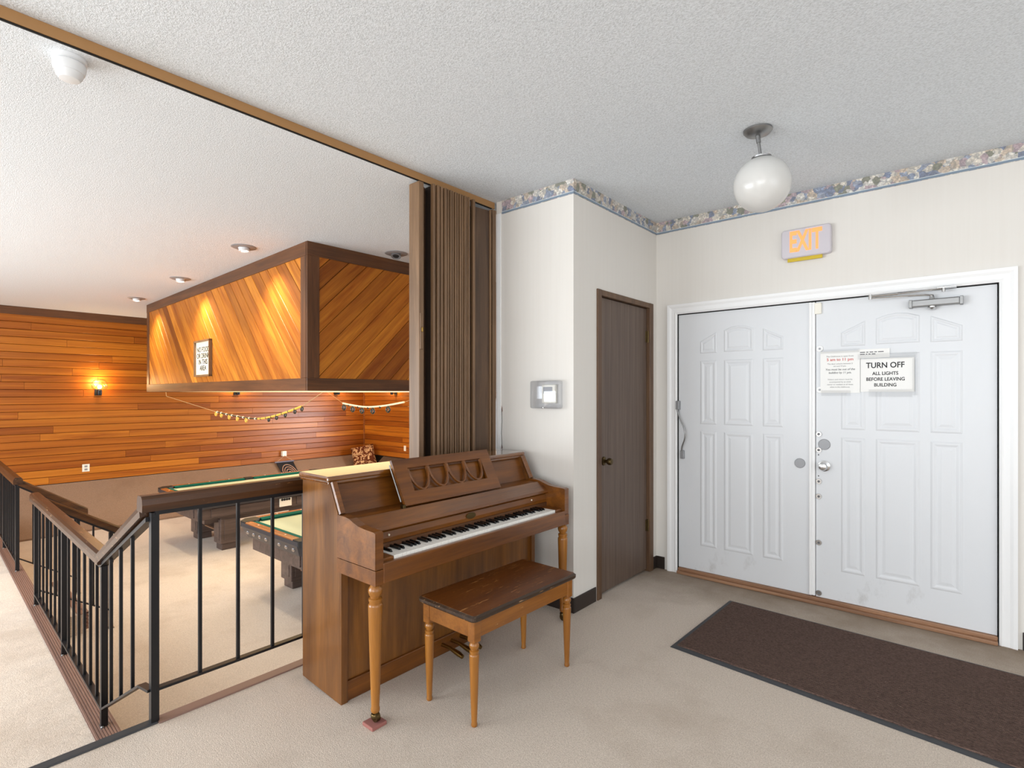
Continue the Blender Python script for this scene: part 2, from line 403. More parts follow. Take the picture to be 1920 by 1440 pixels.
# hall walls
wb = MB().box(XC-0.1, -1.80, YD, YD+0.12, 0, ZC).box(0.135, 3.6, YD, YD+0.12, 0, ZC).box(-1.80, 0.135, YD, YD+0.12, 2.085, ZC).box(-1.80, 0.135, YD+0.075, YD+0.12, 0, 2.085)
struct(wb.build('wall_back', 'wall_paint'))
ws = MB().box(XC-0.1, XC, YW, 3.245, 0, ZC).box(XC-0.1, XC, 4.045, YD, 0, ZC).box(XC-0.1, XC, 3.245, 4.045, 2.15, ZC).box(XC-0.1, XC-0.07, 3.245, 4.045, 0, 2.15)
struct(ws.build('wall_side', 'wall_paint'))
wc = struct(MB().box(-2.655, XC-0.1, YW, YW+0.1, 0, ZC).build('wall_closet', 'wall_paint'))
MB().box(-2.655, -2.612, YW-0.006, YW, 0.0, ZC-0.09).build('edge_strip', 'white_trim', wc)
for z0, z1, wd in ((1.30, 1.335, 0.006), (1.035, 1.06, 0.007), (0.98, 0.995, 0.004)):
    MB().add([(-2.60-wd, YW-0.003, z0), (-2.60+wd, YW-0.003, (z0*2+z1)/3), (-2.60+wd*.6, YW-0.003, z1), (-2.60-wd*.4, YW-0.003, z1+0.02)], [(0, 1, 2, 3)]).build('rust_stain', 'stain', wc)
MB().tube([(-2.602, YW-0.004, 1.33), (-2.598, YW-0.005, 1.24), (-2.603, YW-0.005, 1.15), (-2.598, YW-0.004, 1.05), (-2.602, YW-0.004, 0.96)], 0.0022, 6).build('cable_end', 'ink_grey', wc)
struct(MB().box(XS, -2.655, YW+0.1, YE, ZG, ZC).build('wall_games_right', 'wall_paint'))
# unseen walls with window openings
def wall_open(name, axis, p, a0, a1, z0, z1, opens, t=0.1, mat='wall_paint'):
    m = MB(); cur = a0
    def bx(u0, u1, w0, w1):
        if axis == 1: m.box(u0, u1, min(p, p+t), max(p, p+t), w0, w1)
        else: m.box(min(p, p+t), max(p, p+t), u0, u1, w0, w1)
    for (u0, u1, w0, w1) in opens:
        bx(cur, u0, z0, z1); bx(u0, u1, z0, w0); bx(u0, u1, w1, z1); cur = u1
    bx(cur, a1, z0, z1)
    return struct(m.build(name, mat))
WN = [0]
def window_frame(axis, p, u0, u1, w0, w1, n):
    WN[0] += 1; m = MB()
    def bx(a, b, c, d):
        if axis == 1: m.box(a, b, p-0.02, p+0.02, c, d)
        else: m.box(p-0.02, p+0.02, a, b, c, d)
    bx(u0, u1, w0, w0+0.05); bx(u0, u1, w1-0.05, w1)
    for i in range(n+1):
        u = u0+(u1-u0-0.05)*i/n; bx(u, u+0.05, w0, w1)
    return struct(m.build('window_%d' % WN[0], 'white_trim'))
wall_open('wall_terrace', 1, -3.2, XW, XS, ZL, ZP, [(-9.6, -3.2, -0.2, 2.2)], -0.1); window_frame(1, -3.22, -9.6, -3.2, -0.2, 2.2, 4)
wall_open('wall_front', 1, -4.0, XS, 3.6, 0, ZC, [(-1.8, 2.8, 0.4, 2.5)], -0.1); window_frame(1, -4.02, -1.8, 2.8, 0.4, 2.5, 3)
wall_open('wall_right', 0, 3.6, -4.0, YD, 0, ZC, [(-2.0, 2.4, 0.4, 2.5)], 0.1); window_frame(0, 3.62, -2.0, 2.4, 0.4, 2.5, 3)  # right window is invented, an opening for the added fill
struct(MB().box(XS-0.05, XS+0.05, -4.1, -3.2, ZL, ZC).build('wall_terrace_return', 'wall_paint'))
# panelled walls: a dark backing, and every plank a piece of its own
wl = struct(MB().box(XW-0.1, XW-0.02, -3.2, YE+0.1, ZG, ZP).build('wall_left', 'black_gap'))
we = wall_open('wall_games_end', 1, YE+0.02, XW, XS, ZG, ZP, [(-9.3, -6.1, 0.05, 1.35)], 0.08, 'black_gap'); window_frame(1, YE+0.05, -9.3, -6.1, 0.05, 1.35, 3)
def plank_mesh(h):
    g = 0.0025; e = 0.005; t = 0.02
    return MB().prism([(g, 0), (h-g, 0), (h-g, t-e), (h-g-e, t), (g+e, t), (g, t-e)], 0, 0, 1.0)
PW = 0.118; Z0P = -0.03
pm = plank_mesh(PW).mesh('plank'); pm.materials.append(M['cedar'])
nrow = int(math.ceil((ZP-0.12-Z0P)/PW))
for r in range(nrow):
    z = Z0P+r*PW; y = 0.4-random.random()*1.5
    while y < YE:
        L = random.choice((1.2, 1.8, 2.4, 3.0, 3.6, 4.2)); y1 = min(y+L, YE)
        if YE-y1 < 0.5: y1 = YE
        # local x -> +y, local y -> z, local z -> +x
        mt = Matrix(((0, 0, 1, XW-0.02), (y1-y-0.003, 0, 0, y), (0, 1, 0, z), (0, 0, 0, 1)))
        link_mesh('plank', pm, wl, mt); y = y1
for r in range(nrow):
    z = Z0P+r*PW; x = XW
    while x < -3.2:
        L = random.choice((1.5, 2.1, 3.0, 3.9)); x1 = min(x+L, XS)
        if XS-x1 < 0.6: x1 = XS
        segs = [(x, x1)]
        if z+PW > 0.05 and z < 1.35: segs = [(a, b) for a, b in ((x, min(x1, -9.3)), (max(x, -6.1), x1)) if b-a > 0.05]
        for a, b in segs:
            mt = Matrix(((b-a-0.003, 0, 0, a), (0, 0, -1, YE+0.02), (0, 1, 0, z), (0, 0, 0, 1)))
            link_mesh('plank', pm, we, mt)
        x = x1
struct(MB().box(XW, XW+0.03, -3.2, YE, ZP-0.125, ZP).build('trim_1', 'dark_trim_y'))
struct(MB().box(XW, XS, YE-0.03, YE, ZP-0.125, ZP).build('trim_2', 'dark_trim'))
struct(MB().box(XW, XW+0.025, YE-0.025, YE, Z0P, ZP-0.125).build('trim_3', 'rail_top_wood'))
# carpeted base sloping out from under the planks
bp = [(XW, ZG), (-10.50, ZG), (-10.49, ZG+0.03), (XW+0.02, Z0P-0.005), (XW, Z0P-0.005)]
struct(MB().prism(bp, 1, -3.2, YE).build('wall_left_carpet_base', 'carpet_base_dim'))
bp2 = [(YE, ZG), (YE-0.8, ZG), (YE-0.81, ZG+0.03), (YE-0.02, Z0P-0.005), (YE, Z0P-0.005)]
struct(MB().prism(bp2, 0, -10.50, -9.4).prism(bp2, 0, -10.5, XS).build('wall_end_carpet_base', 'carpet_base_dim'))

# ------------------------------------------------------------------ trims of the hall
def border(name, x0, x1, y0, y1):
    o = struct(MB().box(x0, x1, y0, y1, ZC-0.098, ZC).build(name, 'floral'))
    # printed band below the flowers
    e = 0.0012
    MB().box(x0-e, x1+e, y0-e, y1+e, ZC-0.096, ZC-0.082).build('blue_band', 'border_blue', o)
    MB().box(x0-e*1.5, x1+e*1.5, y0-e*1.5, y1+e*1.5, ZC-0.0835, ZC-0.0805).build('pale_line', 'border_line', o)
    return o
border('trim_4', -2.60, XC+0.003, YW-0.003, YW)
border('trim_5', XC, XC+0.003, YW, YD)
border('trim_6', XC, 3.6, YD-0.003, YD)
struct(MB().box(XC, XC+0.008, YW, 3.20, 0, 0.10, 0.003).build('baseboard_side', 'vinyl_base'))
struct(MB().box(XC, XC+0.008, 4.09, YD, 0, 0.10, 0.003).build('baseboard_side_end', 'vinyl_base'))
struct(MB().box(-2.60, XC+0.008, YW-0.008, YW, 0, 0.10, 0.003).build('baseboard_closet', 'vinyl_base'))
struct(MB().box(XC+0.008, -1.90, YD-0.008, YD, 0, 0.10, 0.003).build('baseboard_back', 'vinyl_base'))
struct(MB().box(0.225, 3.6, YD-0.008, YD, 0, 0.10, 0.003).build('baseboard_back_right', 'vinyl_base'))
# floor edges
struct(MB().box(XS-0.025, XS+0.026, -3.95, 0.775, -0.03, 0.007, 0.005).build('trim_7', 'rubber_edge'))
m = MB().box(XS-0.03, XS+0.035, 0.775, 2.15, -0.04, 0.006, 0.004)
struct(m.build('trim_8', 'nosing'))
m = MB()
for (xa, xb) in ((XS-0.03, -6.0), (-6.0, -7.36), (-7.36, XW)):
    for i in range(8):
        o0 = -0.055+i*0.0128
        m.beam((xa, yx(xa)+o0+0.0064, ZL+0.004), (xb, yx(xb)+o0+0.0064, ZL+0.004), [(-0.0052, -0.004), (0.0052, -0.004), (0.0040, 0.003), (-0.0040, 0.003)])
    m.beam((xa, yx(xa)-0.004, ZL+0.002), (xb, yx(xb)-0.004, ZL+0.002), [(-0.054, -0.001), (0.05, -0.001), (0.05, 0.0015), (-0.054, 0.0015)])
    m.beam((xa, yx(xa)+0.048, ZL-0.02), (xb, yx(xb)+0.048, ZL-0.02), [(-0.003, -0.02), (0.004, -0.02), (0.004, 0.025), (-0.003, 0.025)])
struct(m.build('trim_9', 'nosing'))
# ceiling track of the folding wall
m = MB().box(-2.684, -2.670, -3.95, 2.925, ZP+0.004, ZC-0.001)
tr = struct(m.build('trim_10', 'track_brown_lit'))
MB().box(-2.684, -2.674, -3.95, 2.9, ZP-0.001, ZP+0.004).build('slot', 'black_gap', tr)

# steps from the terrace down into the games room
st = struct(MB().prism([(-7.30, yx(-7.3)+0.046), (-6.06, yx(-6.06)+0.046), (-6.06, 1.17), (-7.30, 1.19)], 2, ZG, -0.54).build('floor_step', 'carpet'))
m = MB()
for i in range(5): m.box(-7.30, -6.055, 1.165+0.0005*i, 1.195, -0.55-i*0.033, -0.545-i*0.033+0.016)
m.box(-7.30, -6.055, 1.115, 1.192, -0.541, -0.534)
m.build('step_nosing', 'nosing', st)

# ------------------------------------------------------------------ railings
RAILP = [(-0.036, 0.0), (0.036, 0.0), (0.038, 0.03), (0.034, 0.055), (0.022, 0.068), (-0.022, 0.068), (-0.034, 0.055), (-0.038, 0.03)]
CHP = [(-0.02, -0.02), (0.02, -0.02), (0.02, 0.0), (-0.02, 0.0)]
BARP = [(-0.016, -0.006), (0.016, -0.006), (0.016, 0.006), (-0.016, 0.006)]
def post(root, x, y, z0, z1, w_=0.015, flange=True):
    p = MB().box(x-w_, x+w_, y-w_, y+w_, z0, z1).build('post', 'black_metal', root)
    if flange: MB().box(x-0.03, x+0.03, y-0.022, y+0.022, z0, z0+0.006).lathe([(0.008, 0), (0.008, 0.006), (0.004, 0.01)], (x+0.021, y-0.012, z0+0.005), 2, 10).build('foot_flange', 'brushed', p)
def bal(root, x, y, z0, z1):
    MB().box(x-0.007, x+0.007, y-0.007, y+0.007, z0, z1).build('baluster', 'black_metal', root)
rr = thing('railing', 'black railing with brown wood handrail that bends beside the piano', 'railing', (XS, 0.765, 0.0))
YA = 0.765
# run beside the piano
MB().beam((XS, YA-0.055, 0.93), (XS, 2.12, 0.93), RAILP).build('handrail', 'rail_wood_y', rr)
MB().beam((XS, YA, 0.93), (XS, 2.12, 0.93), CHP).build('rail_channel', 'black_metal', rr)
MB().beam((XS, YA, 0.143), (XS, 2.12, 0.143), BARP).build('bottom_rail', 'black_metal', rr)
post(rr, XS, YA, 0.0, 0.92, 0.0155, False); post(rr, XS, 2.10, 0.0, 0.92)
for i in range(7): bal(rr, XS, 0.949+i*0.17, 0.143, 0.915)
# sloping run
xB = -3.56
MB().beam((XS-0.03, yx(XS)+0.01, 0.90), (xB+0.0, yx(xB), 0.525), RAILP).build('handrail', 'rail_wood', rr)
MB().beam((XS-0.01, yx(XS)+0.01, 0.90), (xB, yx(xB), 0.525), CHP).build('rail_channel', 'black_metal', rr)
MB().beam((XS, yx(XS)+0.01, 0.143), (XS-0.10, yx(XS), 0.135), BARP).beam((XS-0.10, yx(XS), 0.135), (xB, yx(xB), -0.262), BARP).build('bottom_rail', 'black_metal', rr)
for x in (-3.40, -3.20, -2.985):
    t = (x-xB)/(XS-0.03-xB); bal(rr, x, yx(x), -0.262+(x-xB)/(XS-0.1-xB)*0.397, 0.515+t*0.375)
# level run over the terrace edge
xC = -6.03
MB().beam((xB+0.03, yx(xB), 0.525), (xC-0.06, yx(xC), 0.525), RAILP).build('handrail', 'rail_wood', rr)
MB().beam((xB, yx(xB), 0.525), (xC, yx(xC), 0.525), CHP).build('rail_channel', 'black_metal', rr)
MB().beam((xB, yx(xB), -0.262), (xC, yx(xC), -0.262), BARP).build('bottom_rail', 'black_metal', rr)
xm = -4.74
for x in (xB, xm, xC): post(rr, x, yx(x), ZL, 0.51)
for a, b in ((xB, xm), (xm, xC)):
    for i in range(1, 7):
        x = a+(b-a)*i/7; bal(rr, x, yx(x), -0.262, 0.51)
def stair_run(root, x, ya):
    MB().beam((x, ya, 0.515), (x, 1.43, 0.125), RAILP).build('handrail', 'rail_wood_y', root)
    MB().beam((x, ya, 0.515), (x, 1.43, 0.125), CHP).build('rail_channel', 'black_metal', root)
    MB().beam((x, ya, -0.225), (x, 1.36, -0.565), BARP).build('bottom_rail', 'black_metal', root)
    post(root, x, 1.35, ZG, 0.16)
    for i in range(1, 4):
        y = ya+(1.35-ya)*i/4; bal(root, x, y, -0.225-(y-ya)/(1.36-ya)*0.34, 0.50-(y-ya)/(1.43-ya)*0.39)
stair_run(rr, xC, yx(xC))
xD = -7.33
rl = thing('railing', 'black railing with wood handrail on the far left side of the steps', 'railing', (xD, yx(xD), ZL))
MB().beam((xD+0.05, yx(xD), 0.525), (-10.9, yx(-10.9), 0.525), RAILP).build('handrail', 'rail_wood', rl)
MB().beam((xD, yx(xD), 0.525), (-10.9, yx(-10.9), 0.525), CHP).build('rail_channel', 'black_metal', rl)
MB().beam((xD, yx(xD), -0.262), (-10.9, yx(-10.9), -0.262), BARP).build('bottom_rail', 'black_metal', rl)
for k in range(3):
    a = xD-1.2*k; post(rl, a, yx(a), ZL, 0.51)
    for i in range(1, 7):
        x = a-1.2*i/7; bal(rl, x, yx(x), -0.262, 0.51)
stair_run(rl, xD, yx(xD))

# ------------------------------------------------------------------ hanging soffit over the pool tables
SO = (-4.487, 2.445, 0.0); sa = math.radians(-1.9)
sf = thing('soffit', 'large hanging box of diagonal cedar boards framed in dark wood below the ceiling', 'soffit', SO, sa, local=True)
SW, SD, SZ0, SZ1 = 5.116, 3.7, 1.464, ZP
MB().box(-SW+0.02, -0.02, 0.02, SD-0.02, SZ0+0.02, SZ1).build('core', 'black_gap', sf)
MB().box(-SW+0.03, -0.03, 0.03, SD-0.03, SZ0+0.004, SZ0+0.019).build('light_panel', 'diffuser', sf)
T = 0.125
def frame_board(x0, x1, y0, y1, z0, z1, mat): MB().box(x0, x1, y0, y1, z0, z1, 0.003).build('frame_board', mat, sf)
for z0, z1 in ((SZ0, SZ0+0.115), (SZ1-0.125, SZ1)):
    frame_board(-SW, 0, -0.012, 0.02, z0, z1, 'dark_trim'); frame_board(-0.02, 0.012, -0.012, SD, z0, z1, 'dark_trim_y')
    frame_board(-SW, 0.0, SD-0.02, SD+0.012, z0, z1, 'dark_trim'); frame_board(-SW-0.012, -SW+0.02, -0.012, SD, z0, z1, 'dark_trim_y')
for (x0, x1, y0, y1) in ((-0.115, 0.0, -0.012, 0.02), (-0.02, 0.012, -0.012, 0.105), (-SW, -SW+0.115, -0.012, 0.02), (-0.02, 0.012, SD-0.105, SD)):
    frame_board(x0, x1, y0, y1, SZ0+0.115, SZ1-0.125, 'dark_trim_z')
MB().box(-SW+0.02, -0.02, SD-0.02, SD, SZ0+0.1, SZ1-0.1).box(-SW, -SW+0.02, 0.02, SD-0.02, SZ0+0.1, SZ1-0.1).build('rear_panel', 'dark_trim', sf)
zl, zh = SZ0+0.112, SZ1-0.122
def diag(u0, u1, sx, sz, place):
    # boards run along s=(sx,sz)/sqrt2 in the (u, z) face; strips across t
    r2 = math.sqrt(0.5); s_ = (sx*r2, sz*r2); t_ = (-sz*r2, sx*r2)
    rect = [(u0, zl), (u1, zl), (u1, zh), (u0, zh)]
    ts = [p[0]*t_[0]+p[1]*t_[1] for p in rect]; t0 = min(ts); W_ = 0.138
    k = 0
    while t0+k*W_ < max(ts):
        a, b = t0+k*W_+0.002, t0+(k+1)*W_-0.002; k += 1
        poly = clip(clip(rect, t_[0], t_[1], b), -t_[0], -t_[1], -a)
        if len(poly) < 3: continue
        c = (sum(p[0] for p in poly)/len(poly), sum(p[1] for p in poly)/len(poly))
        loc_ = [((p[0]-c[0])*s_[0]+(p[1]-c[1])*s_[1], (p[0]-c[0])*t_[0]+(p[1]-c[1])*t_[1]) for p in poly]
        ar = sum(loc_[i-1][0]*loc_[i][1]-loc_[i][0]*loc_[i-1][1] for i in range(len(loc_)))/2
        if abs(ar) < 0.002: continue
        if ar < 0: loc_.reverse()
        ins = inset(loc_, 0.003); n = len(loc_)
        mm = MB().add([(p[0], p[1], 0) for p in loc_]+[(p[0], p[1], 0.010) for p in loc_]+[(p[0], p[1], 0.013) for p in ins],
                      [tuple(range(n-1, -1, -1))]+[(i, (i+1) % n, (i+1) % n+n, i+n) for i in range(n)]+[(i+n, (i+1) % n+n, (i+1) % n+2*n, i+2*n) for i in range(n)]+[tuple(range(2*n, 3*n))])
        me = mm.mesh('plank'); me.materials.append(M['cedar_soffit'])
        link_mesh('plank', me, sf, place(c, s_, t_))
diag(-SW+0.11, -0.11, 1, -1, lambda c, s, t: Matrix(((s[0], t[0], 0, c[0]), (0, 0, -1, 0.008), (s[1], t[1], 0, c[1]), (0, 0, 0, 1))))
diag(0.10, SD-0.10, 1, 1, lambda c, s, t: Matrix(((0, 0, 1, -0.008), (s[0], t[0], 0, c[0]), (s[1], t[1], 0, c[1]), (0, 0, 0, 1))))
# framed notice on the soffit
ca, sa_ = math.cos(sa), math.sin(sa)
fx0 = -2.62
sg = thing('framed_sign', 'small framed cream notice reading NO FOOD OR DRINK on the soffit boards', 'sign', (SO[0]+fx0*ca-(-0.006)*sa_, SO[1]+fx0*sa_+(-0.006)*ca, 1.87), sa, local=True)
MB().box(-0.255, 0.255, -0.012, 0.0, -0.205, 0.205).build('paper', 'cream_paper', sg)
m = MB()
for a in ((-0.27, 0.27, 0.20, 0.222), (-0.27, 0.27, -0.222, -0.20), (-0.27, -0.25, -0.222, 0.222), (0.25, 0.27, -0.222, 0.222)): m.box(a[0], a[1], -0.035, 0.0, a[2], a[3])
m.build('frame', 'folding_vinyl', sg)
for i, s in enumerate(('NO FOOD', 'OR DRINK', 'IN THIS', 'AREA')):
    text(s, 0.088, 'ink', sg, (0, -0.0135, 0.105-i*0.075), xs=1.05, bold=0.001)

# ------------------------------------------------------------------ sconces, recessed lights
def sconce(label, loc, rot):
    t = thing('wall_sconce', label, 'wall light', loc, rot, 'glass wall sconces on the cedar walls', local=True)
    # local: wall behind at x=0, out along +x
    MB().box(0.0, 0.02, -0.045, 0.045, -0.13, -0.02, 0.004).build('back_plate', 'black_metal', t)
    MB().beam((0.01, 0, -0.09), (0.12, 0, -0.09), [(-0.01, -0.01), (0.01, -0.01), (0.01, 0.01), (-0.01, 0.01)]).build('arm', 'black_metal', t)
    MB().lathe([(0.028, -0.125), (0.034, -0.10), (0.034, -0.045), (0.026, -0.035)], (0.12, 0, 0), 2, 16).build('lamp_holder', 'black_metal', t, smooth=True)
    prof = [(0.028, -0.04), (0.085, -0.03), (0.108, 0.0), (0.112, 0.05), (0.10, 0.10), (0.072, 0.135), (0.03, 0.15)]
    MB().lathe(prof, (0.12, 0, 0), 2, 24).build('glass_globe', 'lamp_glass', t, smooth=True)
    MB().sphere((0.12, 0, 0.015), 0.032, 16, 10).build('bulb', 'bulb_warm', t, smooth=True)
    l = bpy.data.lights.new('sconce_light', 'POINT'); l.energy = 17; l.color = (1.0, 0.70, 0.36); l.shadow_soft_size = 0.035
    o = bpy.data.objects.new('sconce_light', l); COL.objects.link(o); o.parent = t; o.location = (0.12, 0, 0.09)
sconce('lit glass sconce on the cedar wall left of the hanging soffit', (XW, 2.35, 1.54), 0)
sconce('wall sconce whose base shows under the left half of the soffit', (XW, 4.61, 1.54), 0)
sconce('wall sconce under the soffit just left of the corner of the cedar walls', (XW, 6.86, 1.54), 0)
sconce('wall sconce under the soffit right of the corner of the cedar walls', (-10.05, YE, 1.54), -R90)
def can(label, x, y, lit, aim):
    t = thing('recessed_light', label, 'ceiling light', (x, y, ZP), 0, 'recessed eyeball lights in the games room ceiling', local=True)
    MB().lathe([(0.058, -0.001), (0.108, -0.001), (0.108, -0.005), (0.09, -0.012), (0.058, -0.012)], (0, 0, 0), 2, 28).build('trim_ring', 'grey_plate', t, smooth=True)
    MB().sphere((0, 0, 0.016), 0.056, 20, 10).build('eyeball', 'smoke_white', t, smooth=True)
    d = Vector(aim).normalized(); c = d*0.036+Vector((0, 0, 0.016))
    q = d.to_track_quat('Z', 'Y').to_matrix()
    mm = MB().lathe([(0.036, 0.0), (0.046, 0.0), (0.048, 0.02), (0.040, 0.022), (0.036, 0.018)], (0, 0, 0), 2, 18)
    mm.v = [tuple(q @ Vector(p)+c) for p in mm.v]; mm.build('lamp_rim', 'ink_grey' if not lit else 'smoke_white', t, smooth=True)
    mm = MB().lathe([(0.036, 0.008), (0.030, 0.018), (0.012, 0.024)], (0, 0, 0), 2, 16); mm.v = [tuple(q @ Vector(p)+c) for p in mm.v]
    mm.build('lamp', 'bulb_can' if lit else 'ink', t, smooth=True)
    if lit:
        l = bpy.data.lights.new('can_light', 'SPOT'); l.energy = 85; l.color = (1.0, 0.84, 0.60); l.spot_size = math.radians(125); l.spot_blend = 1.0; l.shadow_soft_size = 0.06
        o = bpy.data.objects.new('can_light', l); COL.objects.link(o); o.parent = t; o.location = c+d*0.04
        o.rotation_euler = d.to_track_quat('-Z', 'Y').to_euler()
can('lit recessed ceiling light nearest the front corner of the soffit', -5.118, 2.157, True, (0.03, 0.10, -1))
can('lit recessed ceiling light, the middle one along the soffit front', -7.085, 2.259, True, (0.03, 0.10, -1))
can('lit recessed ceiling light farthest back, by the soffit end', -9.023, 2.321, True, (0.0, 0.08, -1))
can('unlit recessed ceiling light right of the soffit corner, beside the folding wall', -4.227, 3.216, False, (0.3, -0.3, -1))
# smoke detector
sd = thing('smoke_detector', 'white domed smoke detector on the ceiling beside the folding wall track', 'smoke detector', (-2.778, 0.484, ZP), local=True)
MB().lathe([(0.058, 0), (0.058, -0.014), (0.05, -0.018)], (0, 0, 0), 2, 28).build('base', 'smoke_white', sd, smooth=True)
MB().lathe([(0.048, -0.016), (0.056, -0.024), (0.056, -0.036), (0.050, -0.058)], (0, 0, 0), 2, 28).build('housing', 'smoke_white', sd, smooth=True)
MB().lathe([(0.047, -0.058), (0.044, -0.072), (0.034, -0.086), (0.015, -0.09)], (0, 0, 0), 2, 28).build('dome', 'smoke_white', sd, smooth=True)

# ------------------------------------------------------------------ score bead strings
def curve3(pts, n=24):
    out = []
    for i in range(n+1):
        t = i/n*(len(pts)-1); k = min(int(t), len(pts)-2); f = t-k
        p = [pts[max(k-1, 0)], pts[k], pts[k+1], pts[min(k+2, len(pts)-1)]]
        out.append(tuple(0.5*((2*p[1][a])+(-p[0][a]+p[2][a])*f+(2*p[0][a]-5*p[1][a]+4*p[2][a]-p[3][a])*f*f+(-p[0][a]+3*p[1][a]-3*p[2][a]+p[3][a])*f**3) for a in range(3)))
    return out
def ringbead(p, r, mat, root):
    pts = [(p[0]+r*math.cos(a*math.pi/8), p[1], p[2]-r-0.004+r*math.sin(a*math.pi/8)) for a in range(16)]
    MB().tube(pts, r*0.42, 8, True).build('counter', mat, root, smooth=True)
sb = thing('score_beads', 'string of yellow and dark score beads sagging under the soffit front', 'score beads', (-6.4, 2.8, 1.15))
A = curve3([(-7.477, 2.8, 1.203), (-6.90, 2.8, 1.165), (-6.26, 2.8, 1.150), (-5.75, 2.8, 1.21), (-5.258, 2.8, 1.307)], 32)
MB().tube([(-9.40, 2.8, 1.463), (-9.38, 2.8, 1.40), A[0]], 0.003, 5).tube([A[-1], (-4.86, 2.8, 1.45)], 0.003, 5).build('wire', 'wire', sb)
MB().tube(A[:17], 0.009, 6).build('dark_bead_row', 'bead_dark', sb)
MB().tube(A[16:], 0.012, 6).build('yellow_bead_row', 'bead_yellow', sb)
for i in range(5): ringbead(A[int(0.5+i*3.1)], 0.023, 'bead_yellow', sb)
for i in range(5): ringbead(A[20+i*3], 0.020, 'bead_dark', sb)
for i in range(15):
    p = A[1+i*2]; MB().sphere(p, 0.0145, 8, 6).build('bead', 'cream_paper' if i < 8 else 'bead_dark', sb, smooth=True)
sb2 = thing('score_beads', 'string of pale score beads with black counters beside the folding wall', 'score beads', (-6.1, 4.2, 1.25))
A = curve3([(-6.737, 4.2, 1.304), (-6.45, 4.2, 1.275), (-6.131, 4.2, 1.261), (-5.75, 4.2, 1.285), (-5.359, 4.2, 1.334)], 28)
MB().tube([(-7.15, 4.2, 1.462), A[0]], 0.002, 5).tube([A[-1], (-4.80, 4.2, 1.462)], 0.002, 5).build('wire', 'wire', sb2)
MB().tube(A, 0.012, 6).build('pale_bead_row', 'cream_paper', sb2)
for i in range(5):
    p = A[1+int(i*5.3)]; ringbead((p[0], p[1], p[2]-0.02), 0.032, 'bead_dark', sb2)
    MB().tube([p, (p[0], p[1], p[2]-0.045)], 0.010, 6).build('counter_hook', 'bead_dark', sb2)
for i in range(4):
    p = A[4+int(i*5.3)]; MB().sphere((p[0], p[1], p[2]-0.012), 0.016, 8, 6).build('bead', 'bead_dark', sb2, smooth=True)

# ------------------------------------------------------------------ wall plates, banner, cushion
def plate(name, label, cat, loc, rot, w_, h, slots):
    t = thing(name, label, cat, loc, rot, local=True)
    MB().box(0.0, 0.008, -w_/2, w_/2, -h/2, h/2, 0.003).build('cover_plate', 'white_plastic', t)
    for z in slots: MB().box(0.008, 0.011, -w_*.2, w_*.2, z-0.016, z+0.016).build('socket', 'grey_plate' if len(slots) > 1 else 'white_plastic', t)
plate('power_outlet', 'cream power outlet low on the cedar wall left of the pool tables', 'outlet', (XW, 2.188, 0.19), 0, 0.10, 0.125, (0.026, -0.026))
plate('light_switch', 'cream switch plate on the cedar wall beside the folding wall', 'switch', (-9.72, YE, 0.20), -R90, 0.075, 0.12, (0.0,))
bn = thing('dartboard_banner', 'black dartboard banner hanging from a small white box on the cedar wall', 'banner', (XW+0.03, 5.59, -0.30), local=True)
MB().box(-0.028, 0.05, -0.045, 0.045, 0.39, 0.50, 0.006).build('hanger_box', 'white_plastic', bn)
MB().tube([(0.055, 0.0, 0.40), (0.06, -0.17, 0.29)], 0.004, 5).tube([(0.055, 0.0, 0.40), (0.06, 0.17, 0.29)], 0.004, 5).build('cord', 'wire', bn)
MB().tube([(0.06, -0.22, 0.275), (0.06, 0.20, 0.275)], 0.017, 10).build('top_bar', 'banner_bar', bn, smooth=True)
def bpt(u, v): return (0.06+1.2*(0.26-v), u*(1-0.12*(0.26-v)/0.45), v)     # lies out over the sloping carpet
MB().add([bpt(-0.185, 0.27), bpt(0.185, 0.27), bpt(0.185, -0.02), bpt(-0.185, -0.02)]+[tuple(a-b for a, b in zip(bpt(*q), (0.01, 0, 0.004))) for q in ((-0.185, 0.27), (0.185, 0.27), (0.185, -0.02), (-0.185, -0.02))],
         [(0, 1, 2, 3), (7, 6, 5, 4), (0, 4, 5, 1), (1, 5, 6, 2), (2, 6, 7, 3), (3, 7, 4, 0)]).build('cloth', 'banner_black', bn)
for r in (0.155, 0.115, 0.075, 0.035):
    pts = []
    for a in range(0, 33):
        q = bpt(r*math.cos(a*math.pi/16), 0.045+r*1.08*math.sin(a*math.pi/16))
        if q[2] > -0.015: pts.append((q[0]+0.003, q[1], q[2]+0.002))
        elif len(pts) > 3: break
    MB().tube(pts, 0.0085, 5).build('ring', 'banner_ring', bn)
def cushion():
    n = 12; vs = []; fs = []
    for side in (1, -1):
        for i in range(n+1):
            for j in range(n+1):
                u, v = i/n*2-1, j/n*2-1; th = 0.085*((1-u**4)*(1-v**4))**0.5+0.006
                k = 1-0.05*(1-abs(u*v))*(max(abs(u), abs(v))**6)
                vs.append((side*th, u*0.26*k, v*0.26*k))
    N = (n+1)**2
    for s_ in (0, 1):
        for i in range(n):
            for j in range(n):
                a = s_*N+i*(n+1)+j; q = (a, a+1, a+n+2, a+n+1); fs.append(q if s_ else q[::-1])
    rim = [i*(n+1) for i in range(n+1)]+[n*(n+1)+j for j in range(1, n+1)]+[i*(n+1)+n for i in range(n-1, -1, -1)]+[j for j in range(n-1, 0, -1)]
    for a, b in zip(rim, rim[1:]+rim[:1]): fs.append((a, b, b+N, a+N))
    return MB().add(vs, fs)
cu = cushion().build('throw_cushion', 'cushion', None, (0, 0, 0), smooth=True)
cu.location = (-10.80, 7.28, -0.02); cu.rotation_euler = (math.radians(12), math.radians(-30), math.radians(-38))
tag(cu, 'brown and tan patterned cushion leaning in the corner of the cedar walls', 'cushion')

